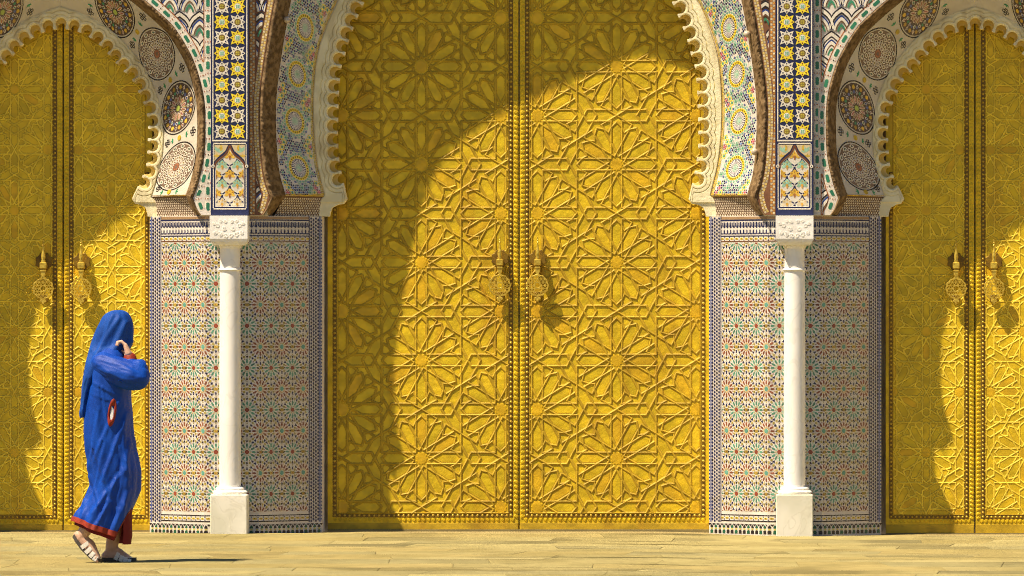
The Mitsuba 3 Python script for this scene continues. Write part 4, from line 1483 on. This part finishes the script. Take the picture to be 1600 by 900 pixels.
CREASES = [((190, 628), (150, 720), 3.2, .010), ((202, 645), (166, 750), 3.4, .012), ((206, 690), (188, 795), 4.0, .012), ((160, 640), (141, 735), 3.2, .009), ((150, 700), (180, 775), 3.4, .010),
           ((197, 735), (150, 800), 4.4, .014), ((207, 765), (176, 836), 4.4, .014), ((140, 765), (132, 808), 3.4, .012), ((176, 785), (148, 834), 4.0, .013), ((192, 700), (206, 745), 3.0, .008),
           ((152, 600), (192, 622), 2.6, .007), ((148, 570), (156, 640), 2.8, .008), ((170, 690), (150, 770), 2.6, .008), ((196, 660), (199, 720), 2.6, .007), ((143, 640), (150, 700), 2.4, .006),
           ((186, 750), (162, 812), 3.0, .010), ((198, 790), (192, 838), 3.0, .011), ((144, 745), (160, 790), 2.6, .008), ((150, 618), (196, 634), 2.2, .006), ((165, 605), (172, 660), 2.4, .006)]


def robe_fold(X, Z, a, Y):
    low = np.clip((Z - 600) / 200, 0, 1)
    w = 2.2 * (meshkit.fbm(np.stack([np.cos(a) * .8, np.sin(a) * .8, Z / 190], -1), 2, 3) - .5)
    d = (.0008 + .0026 * low) * np.sin(13 * a + 5 * w + Z / 55.0) + (.0015 + .0085 * low) * np.sin(6 * a + 4 * w + .4)
    p = np.stack([np.cos(a) * 4.2, np.sin(a) * 4.2, Z / 150], -1)
    d = d + (.003 + .006 * low) * (meshkit.fbm(p, 2, 11) - .5)
    near = Y < 0.02
    for (p0, p1, w_, h) in CREASES:
        q = np.exp(-(seg_dist(X, Z, p0, p1) / w_) ** 2) - .7 * np.exp(-(seg_dist(X + 1.4 * w_, Z - 1, p0, p1) / w_) ** 2)
        d = d + np.where(near, q * h * .68, 0)
    return d


def hand_mesh(wrist, knuckle, side):
    """a loosely closed right hand: palm from wrist to knuckles, four curled fingers and a thumb"""
    w, k = np.array(wrist), np.array(knuckle)
    ax = (k - w) / np.linalg.norm(k - w)
    lat = np.array(side, float)
    lat -= ax * (lat @ ax)
    lat /= np.linalg.norm(lat)
    nrm = np.cross(ax, lat)
    M = manifold3d.Manifold()
    palm = [w + ax * .01, w + ax * .03 + lat * .022, w + ax * .03 - lat * .022]
    pts = np.vstack([blob(p, (.021, .021, .021)).vertices for p in palm] + [blob(k + lat * t, (.0125,) * 3).vertices for t in (-.030, -.010, .010, .030)])
    M = M + manifold3d.Manifold.hull_points(pts)
    for i, (t, l) in enumerate(((-.031, .8), (-.0105, 1.0), (.0105, 1.06), (.031, .96))):
        b = k + lat * t
        c = b + ax * .034 * l + nrm * .014
        d = c + ax * .004 + nrm * .026 * l
        e = d - ax * .016 + nrm * .010
        M = M + chain([(b, .0100), (c, .0092), (d, .0084), (e, .0076)])
    b = w + ax * .022 + lat * .026
    M = M + chain([(b, .013), (b + ax * .022 + lat * .020 + nrm * .016, .0105), (b + ax * .048 + lat * .012 + nrm * .030, .0088)])
    return M


def build_person():
    p = thing('person', 'woman in long blue robe and headscarf walking past the left door, hand at mouth', 'person')
    V = lambda x, z, y=0.0: pp(x, z, y)
    # ---- body, one continuous surface: head with face, neck, trunk, right arm with hand, legs and feet
    head = V(183.5, 515)
    B = manifold3d.Manifold.hull_points(np.vstack([blob(head + [0, 0, .02], (.092, .072, .095)).vertices, blob(V(194, 536), (.045, .045, .03)).vertices]))
    B = B + manifold3d.Manifold.hull_points(blob(V(205.5, 521), (.014, .012, .02)).vertices)                       # nose
    for s_ in (-1, 1):
        B = B + manifold3d.Manifold.hull_points(blob(V(202.3, 513, s_ * .030), (.012, .016, .007)).vertices)           # brows
        B = B + manifold3d.Manifold.hull_points(blob(V(203, 532, s_ * .008), (.010, .016, .006)).vertices)         # lips
        B = B + manifold3d.Manifold.hull_points(blob(V(184, 519, s_ * .072), (.018, .008, .028)).vertices)           # ears
    B = B + chain([(V(180, 540), .055), (V(174, 560), .065), (V(172, 600), .12), (V(172, 660), .13), (V(173, 700), .14)])
    B = B + chain([(V(170, 566), .10), (V(170, 572, -.13), .06)])
    elbow, wrist, kn = V(219, 592, -.20), V(207, 561, -.135), V(199.5, 541.5, -.118)
    B = B + chain([(V(170, 572, -.15), .055), (elbow, .042), (V(212, 576, -.155), .038), (wrist, .030), (V(205, 556, -.13), .029)])
    B = B + hand_mesh(wrist, kn, (-.2, .9, .3))
    # legs and feet: the right leg trails with its heel up, the left foot is flat in front
    B = B + chain([(V(172, 700, -.08), .09), (V(168, 780, -.085), .060), (V(150, 806, -.09), .050), (V(133, 833, -.09), .038), (V(127, 842, -.09), .036)])
    B = B + manifold3d.Manifold.hull_points(np.vstack([blob(V(125.5, 838, -.09), (.034,) * 3).vertices, blob(V(142, 853, -.092), (.040,) * 3).vertices, blob(V(153, 871.5, -.095), (.030, .042, .018)).vertices]))
    B = B + chain([(V(174, 700, .08), .09), (V(180, 790, .085), .056), (V(176, 835, .09), .044), (V(171, 866, .09), .035)])
    B = B + manifold3d.Manifold.hull_points(np.vstack([blob(V(164.5, 871, .09), (.034, .034, .030)).vertices, blob(V(175, 862, .09), (.040, .036, .035)).vertices, blob(V(197, 874, .092), (.030, .045, .018)).vertices]))
    for i, (t, l) in enumerate(((-.030, .022), (-.012, .027), (.006, .026), (.022, .022), (.036, .016))):
        B = B + chain([(V(196, 875, .092 + t), .013), (V(196 + l * PSC * .9, 876.4, .092 + t), .0105)])
        B = B + chain([(V(152.5, 872, -.095 - t), .013), (V(152.5 + l * PSC * .55, 875.6 + l * 60, -.095 - t), .0105)])
    put('body', place(to_tm(B, .008, 6)), 'm_skin', p, smooth=True)
    eyes = trimesh.util.concatenate([blob(V(201.1, 517, s_ * .030), (.012, .014, .007), 2) for s_ in (-1, 1)])
    put('eyes', place(eyes), 'm_eye', p, smooth=True, kind='stuff')
    # ---- robe
    rows = [(541, 541, 158, 190, .09, 0), (549, 549, 150, 197, .14, 0), (560, 560, 144.5, 201, .185, 0), (575, 575, 140.5, 204, .205, 0), (600, 600, 137, 205, .205, 0), (620, 620, 134.5, 204.5, .20, 0),
            (645, 645, 132.5, 206, .195, 0), (675, 675, 131.5, 207.5, .195, 0), (700, 700, 133, 211, .20, 0), (720, 720, 136.5, 215.5, .20, 0), (740, 742, 140, 218.5, .20, 0), (757, 764, 141.5, 218, .20, 0),
            (773, 788, 138, 213.5, .205, 0), (787, 810, 130, 209, .21, 0), (801, 832, 119.5, 206.5, .215, 0), (811, 846, 114.5, 204.5, .215, 0)]
    P, f = loft(rows, 240, robe_fold)
    lim = 845 - np.maximum(0, (P[..., 0] * PSC + 172) - 181) * 2.0
    P[..., 2] = np.maximum(P[..., 2], (879 - lim) / PSC)
    put('robe', place(tm(P.reshape(-1, 3), f)), 'm_robe', p, smooth=True)
    # red hem trim, following the last rings of the robe
    n = P.shape[1]
    ctr = P[-1].mean(0)

    def out(R_, k, dz=0.0):
        d = (R_ - ctr) * [1, 1, 0]
        return R_ + d / np.linalg.norm(d, axis=1, keepdims=True) * k + [0, 0, dz]
    T = np.vstack([out(P[-6], .002), out(P[-6], .005), out(P[-3], .006), out(P[-1], .007, -.004), out(P[-1], -.004, -.008), out(P[-6], -.02)])
    F = [t for b in range(5) for j in range(n) for t in ((b * n + j, b * n + n + j, b * n + n + (j + 1) % n), (b * n + j, b * n + n + (j + 1) % n, b * n + (j + 1) % n))]
    put('hem_trim', place(tm(T, F)), 'm_red', p, smooth=50, label='red trim along the robe hem')
    # the lining all round inside the hem
    I = np.vstack([out(P[-14], -.012), out(P[-1], -.016, -.030)])
    put('lining', place(tm(I, [t for j in range(n) for t in ((j, n + j, n + (j + 1) % n), (j, n + (j + 1) % n, (j + 1) % n))])), 'm_lining', p, smooth=True, label='dark red lining inside the robe hem')
    # the red lining that shows at the trailing front edge
    a = np.linspace(-.75, 1.45, 14)
    L = []
    for zz, k in ((770, .86), (795, .93), (818, .955), (837, .97), (851, .95)):
        xs = {770: (175, 37), 795: (171, 38), 818: (168, 40), 837: (167, 41), 851: (166, 41)}[zz]
        L.append([((xs[0] + xs[1] * k * math.cos(t) - 172) / PSC, .19 * k * math.sin(t) + .006 * math.sin(9 * t + zz), (879 - zz) / PSC) for t in a])
    L = np.array(L)
    m = len(a)
    F = [t for i in range(4) for j in range(m - 1) for t in ((i * m + j, i * m + j + 1, i * m + m + j + 1), (i * m + j, i * m + m + j + 1, i * m + m + j))]
    put('lining', place(tm(L.reshape(-1, 3), F)), 'm_lining', p, smooth=True, label='dark red lining showing below the robe')
    # sleeve of the raised arm
    S = chain([(V(166, 570, -.135), .078), (V(186, 580, -.165), .088), (V(210, 588, -.205), .086), (V(220, 590, -.205), .075)])
    S = S + chain([(V(214, 588, -.205), .080), (V(222, 574, -.19), .050), (V(224, 570, -.18), .036)])
    S = S + chain([(V(216, 590, -.2), .07), (V(209, 571, -.15), .046), (V(207.2, 565, -.140), .040)])
    S = to_tm(S, .008, 16)
    v = S.vertices
    ax = np.array([.90, -.25, -.30])
    al = v @ ax
    nz = meshkit.fbm(np.c_[v - np.outer(al, ax) * .75] * 17, 3, 2) - .5
    S.vertices = v + S.vertex_normals * (nz * .030)[:, None]
    put('sleeve', place(S), 'm_robe', p, smooth=True)
    put('sleeve_trim', place(to_tm(chain([(V(207.4, 564.8, -.140), .042), (V(206.9, 561.5, -.136), .041)]), .01, 3)), 'm_red', p, smooth=True, label='red sleeve edge at the wrist')
    # pocket slit on the hip
    cs = np.array([(180 + 6.2 * math.cos(t) - 3.2 * math.sin(t) * .8, 645 + 21 * math.sin(t)) for t in np.linspace(0, 2 * np.pi, 36, endpoint=False)])

    def on_robe(q, off):
        out = []
        flat = P.reshape(-1, 3)
        flat = flat[flat[:, 1] < -.02]
        for x, z in q:
            t = pp(x, z)
            d = np.hypot(flat[:, 0] - t[0], flat[:, 2] - t[2])
            i = np.argsort(d)[:4]
            w = 1 / (d[i] + 1e-4)
            out.append((t[0], (flat[i, 1] * w).sum() / w.sum() - off, t[2]))
        return np.array(out)
    c = cs.mean(0)
    rings = [on_robe(c + (cs - c) * k, o) for k, o in ((1.05, -.002), (1.0, .007), (.75, .010), (.55, .007), (.5, -.004))]
    n = len(cs)
    F = [t for b in range(4) for j in range(n) for t in ((b * n + j, b * n + n + j, b * n + n + (j + 1) % n), (b * n + j, b * n + n + (j + 1) % n, b * n + (j + 1) % n))]
    put('pocket_trim', place(tm(np.vstack(rings), F)), 'm_red', p, smooth=True, label='red edged pocket slit on the hip')
    sl = on_robe(np.array([(179.5, 634), (182.5, 640), (182.0, 652), (178.0, 660), (177.0, 648)]), .005)
    put('pocket_lining', place(tm(sl, [(0, 1, 4), (1, 2, 4), (2, 3, 4)])), 'm_palecloth', p, label='pale cloth showing inside the pocket slit')
    # ---- headscarf: hood and the tail that falls down her back
    hood = [(485.5, 485.5, 180, 190, .025, 0), (489, 489, 169, 199, .062, 0), (496, 496, 161, 204.5, .086, 0), (507, 507, 155, 208.6, .100, 0), (520, 520, 149, 210, .104, 0), (532, 532, 144.5, 209.2, .106, 0),
            (541, 542, 141.5, 205.5, .112, 0), (549, 551, 139, 199, .130, 0), (560, 560, 136.5, 188, .158, .0), (573, 570, 133.5, 172, .17, .0), (592, 586, 130.5, 160, .165, .0), (612, 604, 128.4, 150, .13, -.01), (632, 628, 127, 142.5, .085, -.03), (646, 642, 126.4, 140, .06, -.05), (654, 652, 128, 138.5, .03, -.06)]

    def hfold(X, Z, a, Y):
        q = np.stack([np.cos(a) * 1.5, np.sin(a) * 1.5, Z / 60], -1)
        d = .010 * (meshkit.fbm(q * 1.7, 3, 4) - .5) + .0035 * np.sin(9 * a + Z / 22.0) * np.clip((Z - 500) / 60, 0, 1)
        for (p0, p1, w, h) in (((188, 497), (150, 560), 4, .007), ((178, 492), (142, 590), 4, .007), ((198, 505), (176, 552), 4, .006), ((206, 535), (150, 552), 4, .008), ((140, 560), (132, 640), 3, .006)):
            d = d + np.where(Y < .02, h * (np.exp(-(seg_dist(X, Z, p0, p1) / w) ** 2) - .6 * np.exp(-(seg_dist(X + 5, Z, p0, p1) / w) ** 2)), 0)
        return d
    H, hf = loft(hood, 200, hfold)
    face = lambda q: (q[0] > pp(204, 0)[0]) and (-.004 < q[1] < .044) and (pp(0, 538)[2] < q[2] < pp(0, 503)[2])
    flat = H.reshape(-1, 3)
    hf = [t for t in hf if not face(flat[list(t)].mean(0))]
    put('headscarf', place(tm(flat, hf)), 'm_scarf', p, smooth=True)
    # ---- sandals
    def sandal(pts, width, y, strap_at, up):
        c = np.array(pts, float)
        V_, F_ = [], []
        m = len(c)
        for i, (x, z) in enumerate(c):
            k = [.62, .85, .95, 1.05, .95, .55][i] if m == 6 else 1
            for s_, dz in ((-1, 0), (1, 0), (1, .022), (-1, .022)):
                q = pp(x, z, y + s_ * width * k)
                V_.append(q + np.array(up) * dz)
        for i in range(m - 1):
            b = i * 4
            for j in range(4):
                F_ += [(b + j, b + 4 + j, b + 4 + (j + 1) % 4), (b + j, b + 4 + (j + 1) % 4, b + (j + 1) % 4)]
        F_ += [(0, 1, 2), (0, 2, 3), (4 * m - 4, 4 * m - 2, 4 * m - 3), (4 * m - 4, 4 * m - 1, 4 * m - 2)]
        k = thing_part('sandal')
        put('sole', place(tm(V_, F_)), 'm_sole', k)
        for (x, z, r0, r1, tilt) in strap_at:
            a_ = np.linspace(-.25, math.pi + .25, 15)
            pr = []
            for o in (-.0115, .0115):
                for t in a_:
                    pr.append(pp(x, z, y) + np.array([o * math.cos(tilt), 0, o * math.sin(tilt)]) + np.array([-math.sin(tilt) * r1 * 1.22 * math.sin(t), r0 * 1.04 * math.cos(t), math.cos(tilt) * r1 * 1.22 * math.sin(t)]))
            pr = np.array(pr)
            n_ = len(a_)
            inn = pr + np.array([0, 0, -.004])
            W = np.vstack([pr, inn])
            F2 = [t for j in range(n_ - 1) for t in ((j, j + 1, n_ + j + 1), (j, n_ + j + 1, n_ + j), (2 * n_ + j, 3 * n_ + j + 1, 2 * n_ + j + 1), (2 * n_ + j, 3 * n_ + j, 3 * n_ + j + 1), (j, 2 * n_ + j + 1, j + 1), (j, 2 * n_ + j, 2 * n_ + j + 1), (n_ + j, n_ + j + 1, 3 * n_ + j + 1), (n_ + j, 3 * n_ + j + 1, 3 * n_ + j))]
            put('strap', place(tm(W, F2)), 'm_strap', k, smooth=40)

    def thing_part(name):
        k = new_key(p + '__' + name)
        labels[k] = {'label': 'dark soled sandal with white straps'}
        return k
    sandal([(157, 878.0), (166, 878.6), (178, 878.8), (192, 879), (204, 879), (211, 878.2)], .046, .092, [(181, 872, .046, .046, -.45), (188, 875, .049, .036, -.35), (194.5, 876.5, .050, .028, -.25), (201, 877.5, .049, .020, -.15)], (0, 0, 1))
    sandal([(116.5, 839), (122, 848), (131, 860), (144, 872.5), (153, 878.5), (161, 879)], .046, -.092, [(134, 853, .046, .046, -.95), (140, 861, .050, .042, -.85), (146, 867.5, .052, .034, -.75), (151.5, 873, .050, .026, -.6)], (.5, 0, .86))


bsdf('m_lining', (.17, .014, .012), .7, spec=.2)
bsdf('m_skin', mottled((.62, .40, .28), (.54, .33, .22), 40, 1.1), .5, spec=.4)
bsdf('m_eye', (.06, .04, .03), .2)
CLOTH = grain(70, 2.0, 3, (1, 1, .4))
bsdf('m_robe', mottled((.002, .060, .40), (.002, .046, .33), 8, 2.2), .55, spec=.28, sheen=.1, bump=(CLOTH, .0015))
bsdf('m_scarf', mottled((.006, .065, .34), (.004, .050, .28), 12, 3.2), .65, spec=.25, sheen=.15, bump=(CLOTH, .002))
bsdf('m_red', mottled((.30, .035, .013), (.22, .026, .012), 20, 2.2), .6, spec=.3)
bsdf('m_palecloth', (.62, .62, .62), .7)
bsdf('m_sole', (.06, .05, .04), .7)
bsdf('m_strap', (.80, .77, .68), .5)
build_person()
